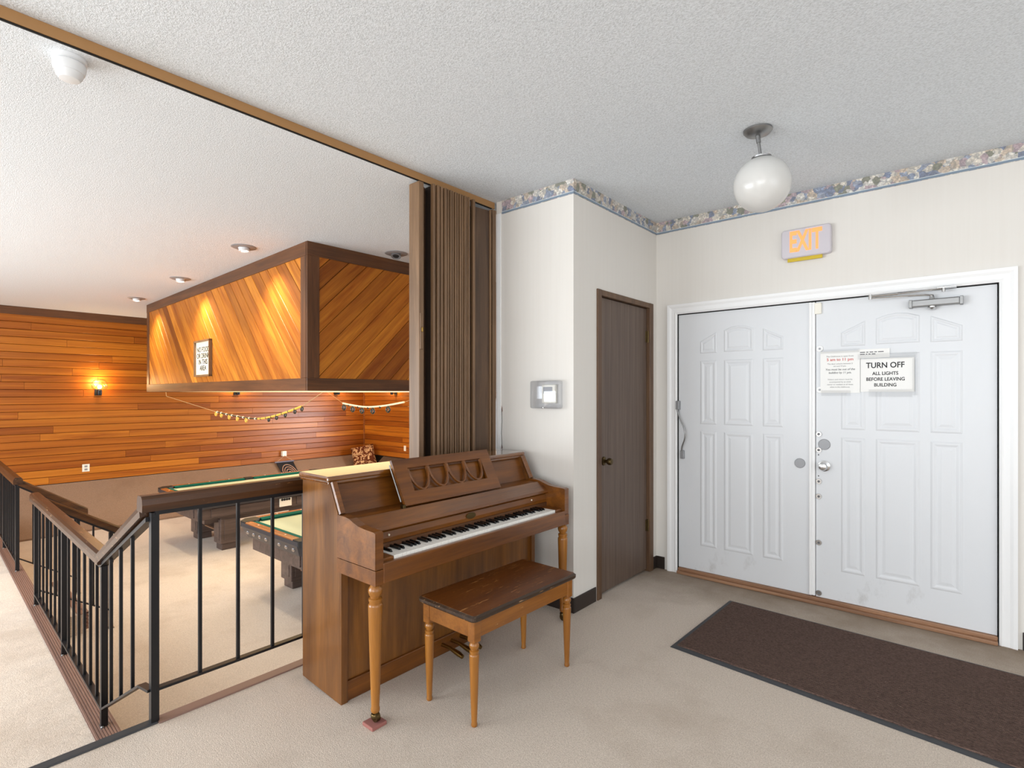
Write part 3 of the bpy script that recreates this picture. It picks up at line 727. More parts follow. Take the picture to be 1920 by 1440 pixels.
# ------------------------------------------------------------------ pool tables
def pool_table(label, cx, y0, tray):
    NW, NL, RW = 1.154, 2.308, 0.135
    W2 = NW/2+RW; L = NL+2*RW; top = ZG+0.79
    t = thing('pool_table', label, 'pool table', (cx, y0+L/2, ZG), 0, 'pool tables in the games room', local=True)
    h = 0.79; l2 = L/2; ch = 0.115
    MB().box(-NW/2-0.03, NW/2+0.03, -NL/2-0.03, NL/2+0.03, h-0.075, h-0.035).build('bed_cloth', 'felt_bed', t)
    # wooden rail tops and green cushions, broken by the pockets
    g = 0.075
    for s in (-1, 1):
        for (a, b) in ((-NL/2+g, -g), (g, NL/2-g)):
            MB().box(s*(NW/2+0.055), s*W2, a-0.01, b+0.01, h-0.04, h, 0.008).build('rail', 'rail_top_wood_y', t)
            MB().prism([(s*(NW/2-0.005), h-0.012), (s*(NW/2+0.056), h-0.001), (s*(NW/2+0.056), h-0.045), (s*(NW/2+0.012), h-0.04)], 1, a, b).build('cushion_rail', 'green_cloth', t)
        MB().box(-NW/2+g-0.01, NW/2-g+0.01, s*(NL/2+0.055), s*l2, h-0.04, h, 0.008).build('rail', 'rail_top_wood', t)
        MB().prism([(s*(NL/2-0.005), h-0.012), (s*(NL/2+0.056), h-0.001), (s*(NL/2+0.056), h-0.045), (s*(NL/2+0.012), h-0.04)], 0, -NW/2+g, NW/2-g).build('cushion_rail', 'green_cloth', t)
        for k in (-1, 0, 1):
            MB().lathe([(0.009, 0), (0.009, 0.0015), (0.005, 0.002)], (k*NW/4, s*(NL/2+0.09), h-0.0005), 2, 8).build('diamond', 'cream_paper', t)
        for k in (-3, -2, -1, 1, 2, 3):
            MB().lathe([(0.009, 0), (0.009, 0.0015), (0.005, 0.002)], (s*(NW/2+0.09), k*NL/8, h-0.0005), 2, 8).build('diamond', 'cream_paper', t)
        # side pocket
        MB().box(s*(NW/2+0.02), s*(W2-0.02), -g+0.008, g-0.008, h-0.06, h+0.003, 0.012).build('pocket', 'pocket_black', t)
    for sx in (-1, 1):
        for sy in (-1, 1):
            pp = [(sx*(NW/2-g+0.012), sy*(NL/2+0.02)), (sx*(NW/2-g+0.012), sy*(l2-0.003)), (sx*(W2-ch+0.03), sy*(l2-0.003)), (sx*(W2-0.003), sy*(l2-ch+0.03)), (sx*(W2-0.003), sy*(NL/2-g+0.012)), (sx*(NW/2+0.02), sy*(NL/2-g+0.012))]
            MB().prism(pp, 2, h-0.06, h+0.001).build('pocket', 'pocket_black', t)
    # leather apron with studs, chamfered corners
    def octo(w_, l_, c): return [(-w_+c, -l_), (w_-c, -l_), (w_, -l_+c), (w_, l_-c), (w_-c, l_), (-w_+c, l_), (-w_, l_-c), (-w_, -l_+c)]
    oc = octo(W2, l2, ch); oi = octo(W2-0.05, l2-0.05, ch)
    ap = MB(); vs = [(x, y, h-0.012) for x, y in oc]+[(x*1.004, y*1.002, h-0.05) for x, y in oc]+[(x, y, h-0.165) for x, y in oi]
    ap.add(vs, [(i, (i+1) % 8, (i+1) % 8+8, i+8) for i in range(8)]+[(i+8, (i+1) % 8+8, (i+1) % 8+16, i+16) for i in range(8)]+[tuple(range(16, 24))])
    apo = ap.build('apron', 'table_leather', t)
    def stud(p, n):
        q = Vector(n).to_track_quat('Z', 'Y').to_matrix(); mm = MB().lathe([(0.024, -0.004), (0.022, 0.006), (0.010, 0.014), (0.004, 0.015)], (0, 0, 0), 2, 10)
        mm.v = [tuple(q @ Vector(v)+Vector(p)) for v in mm.v]; mm.build('stud', 'stud', apo, smooth=True)
    for s in (-1, 1):
        for k in range(8): stud((-0.49+k*0.14, s*(l2-0.022), h-0.105), (0, s, -0.35))
        for k in range(14): stud((s*(W2-0.022), -1.04+k*0.16, h-0.105), (s, 0, -0.35))
    # cabinet
    cw, cl = W2-0.11, l2-0.11
    cb = MB().prism(octo(cw, cl, 0.03), 2, h-0.32, h-0.16).build('cabinet', 'table_wood', t)
    for s in (-1, 1):
        MB().box(-cw+0.14, cw-0.14, s*cl-0.008*s, s*(cl+0.012), h-0.30, h-0.18, 0.004).build('end_panel', 'table_wood', cb)
        for y_0, y_1 in ((-cl+0.16, -0.18), (0.18, cl-0.16)):
            MB().box(s*(cl*0+cw)-0.008*s, s*(cw+0.012), y_0, y_1, h-0.30, h-0.18, 0.004).build('side_panel', 'table_wood', cb)
    MB().box(-cw+0.12, cw-0.12, -cl+0.12, cl-0.12, h-0.40, h-0.31).build('base_frame', 'table_wood', t)
    for sx in (-1, 1):
        for sy in (-1, 1):
            x, y = sx*(cw-0.17), sy*(cl-0.42)
            lg = MB().box(x-0.12, x+0.12, y-0.12, y+0.12, 0.09, h-0.32, 0.01).build('leg', 'table_wood', t)
            MB().box(x-0.095, x+0.095, y-0.095, y+0.095, 0.0, 0.09, 0.008).build('leg_foot', 'table_wood', lg)
            MB().box(x-0.075, x+0.075, y-0.126, y-0.116, 0.14, h-0.36, 0.003).box(x+0.116, x+0.126, y-0.075, y+0.075, 0.14, h-0.36, 0.003).build('leg_panel', 'table_wood', lg)
    MB().beam((-0.42, -cl+0.42, 0.20), (0.42, -cl+0.42, 0.20), BARP).build('stretcher', 'threshold_wood', t)
    if tray:
        tb = MB().box(cw+0.012, cw+0.03, -0.09, 0.09, h-0.30, h-0.18).build('ball_return', 'white_plastic', t)
        for k in range(4): MB().sphere((cw+0.03, -0.055+k*0.036, h-0.20), 0.018, 10, 8).build('opening', 'pocket_black', tb, smooth=True)
pool_table('pool table farther from the piano, its green cushion seen over the handrail', -8.35, 2.57, True)
pool_table('pool table close behind the piano, its studded end seen between the balusters', -5.345, 2.48, False)

# ------------------------------------------------------------------ folding wall
fw = thing('folding_wall', 'brown folding partition stacked against the closet wall', 'partition', (-2.68, 2.55, 0.0))
FZ = 2.795
MB().box(-2.74, -2.64, 2.185, 2.225, 0.01, FZ-0.01, 0.004).build('lead_post', 'folding_vinyl', fw)
lt = MB().box(-2.641, -2.632, 2.19, 2.215, 1.72, 1.95, 0.003).build('latch_plate', 'folding_vinyl', fw)
MB().box(-2.633, -2.622, 2.196, 2.208, 1.83, 1.86, 0.003).build('latch', 'brass', lt)
MB().add([(-2.655, 2.222, 0.01), (-2.70, 2.288, 0.01), (-2.72, 2.288, 0.01), (-2.68, 2.222, 0.01)]+[(-2.655, 2.222, FZ-0.02), (-2.70, 2.288, FZ-0.02), (-2.72, 2.288, FZ-0.02), (-2.68, 2.222, FZ-0.02)],
         [(0, 1, 2, 3), (7, 6, 5, 4), (0, 4, 5, 1), (1, 5, 6, 2), (2, 6, 7, 3), (3, 7, 4, 0)]).build('fold_panel', 'folding_panel', fw)
sy = [2.300, 2.334, 2.366, 2.398, 2.424, 2.445, 2.466, 2.488, 2.510, 2.532, 2.554, 2.576, 2.596, 2.614]
for i, y in enumerate(sy):
    wd = 0.0105 if i < 4 else 0.0072; dx = 0.004*(i % 2)
    MB().box(-2.652+dx, -2.625+dx, y-wd, y+wd, 0.01, FZ, 0.004).build('slat', 'folding_vinyl', fw)
    # folded leaf behind each pair of slats
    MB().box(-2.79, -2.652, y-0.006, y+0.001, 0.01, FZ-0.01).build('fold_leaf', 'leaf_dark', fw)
MB().box(-2.655, -2.625, 2.655, 2.676, 0.01, FZ, 0.004).build('slat', 'folding_vinyl', fw)
MB().add([(-2.66, 2.672, 0.01), (-2.635, 2.835, 0.01), (-2.655, 2.838, 0.01), (-2.68, 2.675, 0.01)]+[(-2.66, 2.672, FZ-0.035), (-2.635, 2.835, FZ-0.035), (-2.655, 2.838, FZ-0.035), (-2.68, 2.675, FZ-0.035)],
         [(0, 1, 2, 3), (7, 6, 5, 4), (0, 4, 5, 1), (1, 5, 6, 2), (2, 6, 7, 3), (3, 7, 4, 0)]).build('fold_panel', 'folding_panel', fw)
MB().box(-2.636, -2.626, 2.828, 2.842, 0.01, FZ-0.03, 0.002).build('slat', 'folding_vinyl', fw)
MB().box(-2.80, -2.70, 2.64, 2.92, 0.01, FZ-0.03).build('rear_leaf', 'black_gap', fw)
MB().box(-2.70, -2.656, 2.885, 2.925, 0.0, FZ-0.005, 0.003).build('wall_jamb', 'folding_vinyl', fw)

# ------------------------------------------------------------------ doors
def panel(root, poly, y, name='panel', k=1.0):        # poly in (x,z), counter-clockwise seen from -y
    lv = [(0.0, 0.0), (0.010, 0.0042), (0.018, 0.0042), (0.030, 0.0003), (0.036, 0.0003), (0.052, 0.0036)]
    vs = []; fs = []; n = len(poly)
    for d, hgt in lv:
        q = inset(poly, d*k) if d else poly
        vs += [(p[0], y-hgt-0.0004, p[1]) for p in q]
    for j in range(len(lv)-1):
        for i in range(n):
            fs.append((j*n+i, j*n+(i+1) % n, (j+1)*n+(i+1) % n, (j+1)*n+i))
    fs.append(tuple((len(lv)-1)*n+i for i in range(n)))
    return MB().add(vs, fs).build(name, 'door_white', root)
YF = YD+0.012                                  # face of the door leaves
def leaf(name, x0, x1, cols, loc):
    o = struct(MB().box(x0, x1, YF, YF+0.045, 0.045, 2.072, 0.002).build(name, 'door_white', None, (x0, YF, 0.0)))
    (a0, a1), (b0, b1), (c0, c1) = cols
    bm_ = (b0+b1)/2
    panel(o, [(a0, 1.755), (a1, 1.755), (a1, 1.918), (a0, 1.848)], YF, k=0.62)
    arc = [(b1-(b1-b0)*i/4, 1.925+0.028*(1-((i-2)/2)**2)) for i in range(5)]
    panel(o, [(b0, 1.758), (b1, 1.758)]+arc, YF, k=0.72)
    panel(o, [(c0, 1.755), (c1, 1.755), (c1, 1.848), (c0, 1.918)], YF, k=0.62)
    for (u0, u1) in cols:
        panel(o, [(u0, 1.20), (u1, 1.20), (u1, 1.698), (u0, 1.698)], YF)
        panel(o, [(u0, 0.245), (u1, 0.245), (u1, 1.148), (u0, 1.148)], YF)
    return o
d1 = leaf('door_1', -1.788, -0.832, ((-1.611, -1.482), (-1.428, -1.215), (-1.149, -1.012)), None)
d2 = leaf('door_2', -0.806, 0.120, ((-0.657, -0.52), (-0.463, -0.236), (-0.184, -0.033)), None)
MB().box(-0.846, -0.828, YF-0.016, YF+0.02, 0.05, 2.07, 0.004).box(-0.829, -0.809, YF-0.010, YF+0.02, 0.05, 2.07, 0.004).build('astragal', 'white_trim', d1)
def disc(root, x, z, r, mat, name, hgt=0.006):
    return MB().lathe([(r, 0.0), (r, -hgt*.6), (r*0.92, -hgt)], (x, YF+0.0, z), 1, 22).build(name, mat, root, smooth=True)
disc(d1, -0.905, 0.953, 0.034, 'grey_plate', 'blank_plate'); disc(d2, -0.755, 1.093, 0.037, 'grey_plate', 'blank_plate')
for z in (1.162, 1.053, 0.838, 0.735, 0.418, 0.073):
    b = disc(d2, -0.788, z, 0.019, 'chrome', 'bolt_washer', 0.007); disc(d2, -0.788, z, 0.008, 'ink_grey', 'bolt_head', 0.011)
for z in (1.747, 1.466):
    b = disc(d2, -0.782, z, 0.022, 'white_trim', 'bolt_washer', 0.007); disc(d2, -0.782, z, 0.007, 'grey_plate', 'bolt_head', 0.011)
for z in (1.02, 0.875): disc(d2, -0.79, z, 0.004, 'ink', 'screw_hole', 0.001)
kn = MB().lathe([(0.037, 0.0), (0.036, -0.006), (0.016, -0.012), (0.013, -0.03), (0.024, -0.036), (0.028, -0.048), (0.022, -0.062), (0.008, -0.066)], (-0.755, YF, 0.946), 1, 24).build('door_knob', 'chrome', d2, smooth=True)
MB().box(-0.812, -0.770, YF-0.016, YF, 1.985, 2.062, 0.004).build('strike_box', 'white_plastic', d2)
# door closer
cl = MB().box(-0.272, -0.045, YF-0.05, YF, 1.972, 2.014, 0.006).build('door_closer', 'brushed', d2)
for x in (-0.288, -0.046): MB().box(x, x+0.017, YF-0.046, YF, 1.968, 2.018, 0.003).build('end_cap', 'brushed', cl)
MB().lathe([(0.022, 0), (0.022, -0.012), (0.012, -0.024), (0.006, -0.027)], (-0.175, YF-0.025, 1.975), 2, 16).build('pinion_cap', 'chrome', cl, smooth=True)
MB().lathe([(0.016, 0.0), (0.012, 0.018), (0.007, 0.03)], (-0.175, YF-0.025, 2.012), 2, 14).tube([(-0.175, YF-0.03, 2.038), (-0.21, YF-0.05, 2.042), (-0.33, YF-0.085, 2.042), (-0.478, YF-0.12, 2.042)], 0.0055, 8).build('main_arm', 'chrome', cl, smooth=True)
MB().tube([(-0.478, YF-0.12, 2.054), (-0.34, YF-0.09, 2.058)], 0.007, 8).tube([(-0.34, YF-0.09, 2.058), (-0.13, YF-0.05, 2.070)], 0.0045, 8).lathe([(0.01, 0), (0.01, 0.03)], (-0.478, YF-0.12, 2.034), 2, 10).build('forearm', 'chrome', cl, smooth=True)
MB().box(-0.15, -0.06, YF-0.058, YF-0.012, 2.072, 2.079).lathe([(0.009, 0), (0.009, 0.03), (0.004, 0.034)], (-0.12, YF-0.046, 2.05), 2, 10).build('arm_bracket', 'chrome', cl, smooth=True)
# power loop on the hinge side of the left leaf
pl_ = MB().box(-1.797, -1.770, YD-0.028, YF, 1.312, 1.382, 0.004).build('cable_loop', 'grey_plate', d1)
MB().box(-1.766, -1.736, YF-0.024, YF, 0.918, 0.985, 0.004).build('cable_cap', 'grey_plate', pl_)
MB().tube(curve3([(-1.783, YD-0.022, 1.312), (-1.765, YD-0.028, 1.25), (-1.722, YD-0.035, 1.16), (-1.718, YD-0.033, 1.09), (-1.745, YD-0.02, 1.02), (-1.752, YD-0.014, 0.985)], 20), 0.0055, 8).build('flexible_cable', 'brushed', pl_, smooth=True)
# casing, jamb, threshold
def casing(name, root=None):
    prof = [(0.0, 0.0), (0.0, 0.010), (0.012, 0.016), (0.02, 0.013), (0.045, 0.015), (0.06, 0.021), (0.078, 0.023), (0.078, 0.0)]
    x0, x1, zt = -1.792, 0.127, 2.078
    m = MB(); loops = []
    for (ox, oz, px, pz) in ((-1, 0, x0, 0.0), (-1, 1, x0, zt), (1, 1, x1, zt), (1, 0, x1, 0.0)):
        loops.append([(px+ox*a, YD-b, pz+oz*a) for a, b in prof])
    n = len(prof); vs = [p for lp in loops for p in lp]; fs = []
    for k in range(3):
        for i in range(n): fs.append((k*n+i, k*n+(i+1) % n, (k+1)*n+(i+1) % n, (k+1)*n+i))
    fs += [tuple(range(n)), tuple(range(4*n-1, 3*n-1, -1))]
    m.add(vs, fs); return struct(m.build(name, 'white_trim'))
casing('trim_11')
struct(MB().box(-1.80, -1.7885, YD-0.001, YD+0.075, 0, 2.085).box(0.1235, 0.135, YD-0.001, YD+0.075, 0, 2.085).box(-1.80, 0.135, YD-0.001, YD+0.075, 2.0745, 2.085).build('trim_12', 'black_gap'))
m = MB().box(-1.787, 0.122, YD-0.035, YD+0.075, 0.0, 0.022, 0.005).box(-1.787, 0.122, YD-0.008, YD+0.075, 0.02, 0.044, 0.005)
struct(m.build('trim_13', 'threshold_wood'))
# notices taped to the right leaf
nt = thing('paper_notice', 'white taped notice with red 5 am to 11 pm line on the white door', 'notice', (-0.66, YF-0.0065, 1.44))
yn = YF-0.008
MB().box(-0.777, -0.548, yn, yn+0.001, 1.445, 1.725).build('paper', 'paper', nt)
for s, z, sz, mt, b, shr in (('The Clubhouse is open from:', 1.690, 0.0135, 'ink_grey', 0, 0), ('5 am to 11 pm', 1.668, 0.026, 'ink_red', 0.0004, 0), ('The door unlocks between 5', 1.640, 0.0125, 'ink_grey', 0, 0), ('am and 10 pm.', 1.624, 0.0125, 'ink_grey', 0, 0),
                             ('You must be out of the', 1.602, 0.018, 'ink_grey', 0.0003, 0.2), ('building by 11 pm.', 1.580, 0.018, 'ink_grey', 0.0003, 0.2), ('Visitors and minors must be', 1.535, 0.0125, 'ink_grey', 0, 0), ('accompanied by an adult', 1.518, 0.0125, 'ink_grey', 0, 0),
                             ('owner or resident at all times', 1.501, 0.0125, 'ink_grey', 0, 0), ('when in the clubhouse.', 1.484, 0.0125, 'ink_grey', 0, 0)):
    text(s, sz, mt, nt, (-0.662, yn-0.0004, z), bold=b, shear=shr, extrude=0.0002)
for a in ((-0.772, -0.60, 1.425, 1.462), (-0.775, -0.55, 1.712, 1.738)): MB().box(a[0], a[1], yn-0.002, yn-0.0014, a[2], a[3]).build('tape', 'tape', nt)
n2 = thing('paper_notice', 'white taped notice reading TURN OFF ALL LIGHTS on the white door', 'notice', (-0.40, YF-0.0065, 1.445))
MB().box(-0.545, -0.262, yn, yn+0.001, 1.452, 1.668).build('paper', 'paper', n2)
text('TURN OFF', 0.050, 'ink', n2, (-0.413, yn-0.0004, 1.621), bold=0.0009, xs=0.86, extrude=0.0002)
for s, z in (('ALL LIGHTS', 1.569), ('BEFORE LEAVING', 1.532), ('BUILDING', 1.495)): text(s, 0.030, 'ink', n2, (-0.412, yn-0.0004, z), bold=0.0006, xs=0.88, extrude=0.0002)
for a in ((-0.56, -0.248, 1.662, 1.70), (-0.272, -0.245, 1.43, 1.66), (-0.50, -0.273, 1.420, 1.468)): MB().box(a[0], a[1], yn-0.003, yn-0.0024, a[2], a[3]).build('tape', 'tape', n2)
n3 = thing('paper_notice', 'narrow paper strip with two lines of small print above the other door notices', 'notice', (-0.47, YF-0.0065, 1.675))
MB().box(-0.560, -0.388, yn+0.0012, yn+0.002, 1.672, 1.730).build('paper', 'paper', n3)
m = MB()
for z, segs in ((1.710, (0.028, 0.012, 0.02, 0.014, 0.03)), (1.697, (0.026, 0.008, 0.012, 0.02))):
    x = -0.548
    for s in segs: m.box(x, x+s, yn+0.0009, yn+0.0013, z-0.003, z+0.003); x += s+0.006
m.build('small_print', 'ink_grey', n3)
# brown closet door
d3 = struct(MB().box(XC-0.058, XC-0.018, 3.272, 4.008, 0.018, 2.125, 0.002).build('door_3', 'door_brown', None, (XC-0.02, 3.272, 0)))
k = MB().lathe([(0.032, 0.0), (0.030, 0.008), (0.012, 0.014), (0.011, 0.03), (0.022, 0.036), (0.026, 0.05), (0.020, 0.066), (0.006, 0.068)], (XC-0.018, 3.34, 0.957), 0, 22).build('door_knob', 'old_brass', d3, smooth=True)
for z in (1.90, 0.375): MB().box(XC-0.022, XC-0.010, 3.99, 4.03, z-0.045, z+0.045, 0.002).tube([(XC-0.006, 4.012, z-0.048), (XC-0.006, 4.012, z+0.048)], 0.007, 8).build('hinge', 'old_brass', d3)
m = MB().box(XC-0.07, XC+0.012, 3.215, 3.268, 0, 2.172, 0.004).box(XC-0.07, XC+0.012, 4.012, 4.075, 0, 2.172, 0.004).box(XC-0.07, XC+0.011, 3.267, 4.013, 2.13, 2.171, 0.004)
struct(m.build('trim_14', 'door_frame_brown'))
# ------------------------------------------------------------------ exit sign, pendant, thermostat guard
ex = thing('exit_sign', 'lit white EXIT sign with orange letters above the double doors', 'exit sign', (-0.86, YD, 2.385))
def rrect(x0, x1, z0, z1, r, n=5):
    out = []
    for cx, cz, a0 in ((x1-r, z0+r, -90), (x1-r, z1-r, 0), (x0+r, z1-r, 90), (x0+r, z0+r, 180)):
        for i in range(n+1):
            a = math.radians(a0+90*i/n); out.append((cx+r*math.cos(a), cz+r*math.sin(a)))
    return out
rp = rrect(-1.012, -0.706, 2.385, 2.585, 0.022); ri = inset(rp, 0.006); n = len(rp)
MB().add([(p[0], YD-0.002, p[1]) for p in rp]+[(p[0], YD-0.038, p[1]) for p in rp]+[(p[0], YD-0.045, p[1]) for p in ri],
         [tuple(range(n))]+[(i, (i+1) % n, (i+1) % n+n, i+n) for i in range(n)]+[(i+n, (i+1) % n+n, (i+1) % n+2*n, i+2*n) for i in range(n)]+[tuple(range(3*n-1, 2*n-1, -1))]).build('housing', 'sign_body', ex)
text('EXIT', 0.196, 'exit_glow', ex, (-0.860, YD-0.0462, 2.488), bold=0.0055, xs=0.50, extrude=0.001)
MB().box(-0.975, -0.76, YD-0.028, YD-0.02, 2.362, 2.386).build('tag_strip', 'tag_yellow', ex)
pd = thing('pendant_lamp', 'white opal globe lamp hanging from a short metal stem', 'pendant lamp', (-0.862, 3.03, ZC), local=True)
MB().lathe([(0.072, 0.0), (0.072, -0.008), (0.060, -0.022), (0.03, -0.032), (0.012, -0.034)], (0, 0, 0), 2, 28).build('canopy', 'brushed', pd, smooth=True)
MB().tube([(0, 0, -0.03), (0.004, 0.002, -0.07)], 0.012, 12).tube([(0.004, 0.002, -0.07), (0.016, 0.01, -0.17)], 0.008, 12).build('stem', 'brushed', pd, smooth=True)
MB().lathe([(0.05, -0.148), (0.048, -0.155), (0.02, -0.165)], (0.016, 0.010, -0.0), 2, 20).build('gallery', 'brushed', pd, smooth=True)
MB().sphere((0.018, 0.012, -0.293), 0.143, 36, 24).build('globe', 'opal', pd, smooth=True)
th = thing('thermostat', 'wall thermostat under a clear plastic guard box beside the brown door', 'thermostat', (-2.17, YW, 1.335))
MB().box(-2.215, -2.105, YW-0.03, YW, 1.375, 1.50, 0.006).build('body', 'white_plastic', th)
MB().box(-2.20, -2.125, YW-0.032, YW-0.03, 1.44, 1.485).build('dial_window', 'grey_plate', th)
bx = MB().box(-2.285, -2.052, YW-0.075, YW-0.004, 1.338, 1.528, 0.014).build('guard', 'clear_plastic', th, smooth=True)
MB().lathe([(0.007, 0), (0.007, -0.012), (0.003, -0.014)], (-2.168, YW-0.07, 1.346), 1, 12).build('lock', 'chrome', th, smooth=True)

# ------------------------------------------------------------------ door mat
dm = MB()
bl, f_l, fr, br = (-1.271, 3.804), (-1.296, 2.896), (0.75, 2.73), (0.75, 3.735)
P_ = [f_l, fr, br, bl]
dm.add([(x, y, 0.0005) for x, y in P_]+[(x, y, 0.010) for x, y in inset(P_, 0.012)], [(3, 2, 1, 0), (0, 1, 5, 4), (1, 2, 6, 5), (2, 3, 7, 6), (3, 0, 4, 7), (4, 5, 6, 7)])
mt_ = thing('door_mat', 'long dark brown ribbed mat on the carpet in front of the white doors', 'mat', (-0.3, 3.3, 0.0))
dm.build('rubber_border', 'rubber_edge', mt_)
Q_ = inset(P_, 0.028); dm2 = MB()
dm2.add([(x, y, 0.0101) for x, y in Q_]+[(x, y, 0.0155) for x, y in inset(Q_, 0.006)], [(3, 2, 1, 0), (0, 1, 5, 4), (1, 2, 6, 5), (2, 3, 7, 6), (3, 0, 4, 7), (4, 5, 6, 7)])
dm2.build('ribbed_pile', 'mat', mt_)

# ------------------------------------------------------------------ piano
YL, YR = 1.366, 2.812; XB, XF, XK = -2.555, -2.212, -1.936
pn = thing('piano', 'brown upright piano with open keyboard and music desk beside the railing', 'piano', (-2.3, (YL+YR)/2, 0.0))
side = [(XB, 0.02), (XF, 0.0), (XF, 0.62), (XF-0.02, 0.876), (-2.305, 1.02), (XB, 1.02)]
TS = 0.034
armp = [(-2.236, 0.615), (-1.936, 0.615), (-1.936, 0.838)]+[(-1.95-0.0*i, 0.842) for i in range(1)]+[(-1.97, 0.843), (-2.02, 0.845), (-2.065, 0.850), (-2.10, 0.860), (-2.135, 0.872), (-2.165, 0.8765), (-2.236, 0.878)]
for y0, y1, s in ((YL, YL+TS, -1), (YR-TS, YR, 1)):
    sd_ = MB().prism(side, 1, y0, y1).build('side_panel', 'piano_wood_z', pn)
    a0, a1 = (y0-0.004, y1+0.004)
    up = [(x, z if z > 0.68 else 0.680) for x, z in armp]
    ao = MB().prism(up, 1, a0, a1).build('arm', 'piano_worn', pn)
    MB().prism([(-2.236, 0.612), (-1.934, 0.612), (-1.934, 0.677), (-2.236, 0.677)], 1, a0, a1).build('arm_base', 'piano_wood', ao)
    # raised strip on the sloping front edge
    MB().beam((XF-0.012, (y0+y1)/2, 0.878), (-2.298, (y0+y1)/2, 1.018), [(-0.016, 0.0), (0.016, 0.0), (0.012, 0.010), (-0.012, 0.010)], up=(0.85, 0, 0.5)).build('front_strip', 'piano_worn', sd_)
    MB().beam((XF+0.001, (y0+y1)/2, 0.0), (XF+0.001, (y0+y1)/2, 0.612), [(-0.006, -0.017), (0.006, -0.017), (0.006, 0.017), (-0.006, 0.017)], up=(0, 1, 0)).build('front_edge', 'piano_wood_z', sd_)
MB().box(-2.578, -2.300, YL-0.012, YR+0.012, 1.020, 1.046, 0.008).box(-2.572, -2.306, YL-0.006, YR+0.006, 1.008, 1.022, 0.004).build('lid', 'lid_wood', pn)
MB().box(XB-0.02, XB, YL+0.01, YR-0.01, 0.03, 0.99).build('back', 'dark_trim', pn)
# sloping upper panel, shelf, fallboard
def slab(x0, z0, x1, z1, t, ya, yb, name, mat, parent=None):
    d = Vector((x1-x0, z1-z0)).normalized(); nrm = Vector((d.y, -d.x))
    pp = [(x0, z0), (x1, z1), (x1-nrm.x*t, z1-nrm.y*t), (x0-nrm.x*t, z0-nrm.y*t)]
    return MB().prism(pp, 1, ya, yb).build(name, mat, parent or pn)
slab(-2.262, 0.868, -2.325, 1.012, 0.015, YL+TS, YR-TS, 'upper_panel', 'piano_wood')
sh = MB().prism([(-2.262, 0.868), (-2.20, 0.866), (-2.155, 0.862), (-2.150, 0.848), (-2.262, 0.848)], 1, YL+TS, YR-TS).build('shelf', 'piano_wood', pn)
fbp = [(-2.152, 0.862), (-2.146, 0.866), (-2.072, 0.820), (-2.066, 0.806), (-2.072, 0.800), (-2.085, 0.806), (-2.15, 0.845)]
fb = MB().prism(fbp, 1, YL+TS+0.004, YR-TS-0.004).build('fallboard', 'piano_worn', pn)
nb = MB().prism([(-2.105, 0.806), (-2.086, 0.790), (-2.080, 0.762), (-2.083, 0.742), (-2.12, 0.742), (-2.12, 0.806)], 1, YL+TS, YR-TS).build('nameboard', 'piano_wood', pn)
mm = MB().lathe([(0.001, -0.0005), (0.024, 0.0), (0.027, 0.0008), (0.027, 0.002), (0.001, 0.003)], (0, 0, 0), 0, 24)
mm.v = [(x-2.0795, 2.085+y*1.35, 0.771+z*0.62) for x, y, z in mm.v]; mm.build('name_badge', 'old_brass', nb, smooth=True)
for y in (1.54, 2.62): MB().lathe([(0.005, 0), (0.005, 0.006), (0.002, 0.008)], (-2.083, y, 0.775), 0, 10).build('screw_cap', 'cream_paper', nb)
MB().box(-2.10, -2.078, YL+TS, YR-TS, 0.716, 0.741).build('key_felt', 'dark_trim_y', pn)
# keybed, key slip, cheek blocks
MB().box(-2.23, -1.945, YL+TS+0.002, YR-TS-0.002, 0.625, 0.690).build('keybed', 'piano_wood', pn)
MB().box(-1.955, -1.932, YL+TS+0.003, YR-TS-0.003, 0.615, 0.703, 0.004).build('key_slip', 'piano_worn', pn)
KW = 0.02355; K0 = (YL+YR)/2-26*KW
for y0, y1 in ((YL+TS, K0-0.002), (K0+52*KW+0.002, YR-TS)): MB().box(-2.08, -1.955, y0, y1, 0.69, 0.716, 0.004).build('cheek_block', 'piano_wood', pn)
wk = MB().box(-0.145, 0.0, 0.0006, KW-0.0006, -0.022, 0.0, 0.0012).mesh('white_key'); wk.materials.append(M['ivory_key'])
bk = MB().add([(-0.145, -0.0055, 0), (-0.047, -0.0055, 0), (-0.047, 0.0055, 0), (-0.145, 0.0055, 0), (-0.145, -0.0047, 0.0125), (-0.056, -0.0045, 0.0120), (-0.056, 0.0045, 0.0120), (-0.145, 0.0047, 0.0125)], [(3, 2, 1, 0), (4, 5, 6, 7), (0, 1, 5, 4), (1, 2, 6, 5), (2, 3, 7, 6), (3, 0, 4, 7)]).mesh('black_key'); bk.materials.append(M['ebony_key'])
og = ORG[pn]
for i in range(52):
    y = K0+i*KW
    link_mesh('white_key', wk, pn, Matrix.Translation((-1.957-og[0], y-og[1], 0.717)))
    if i < 51 and i % 7 in (0, 2, 3, 5, 6): link_mesh('black_key', bk, pn, Matrix.Translation((-1.957-og[0], y+KW-og[1], 0.7165)))
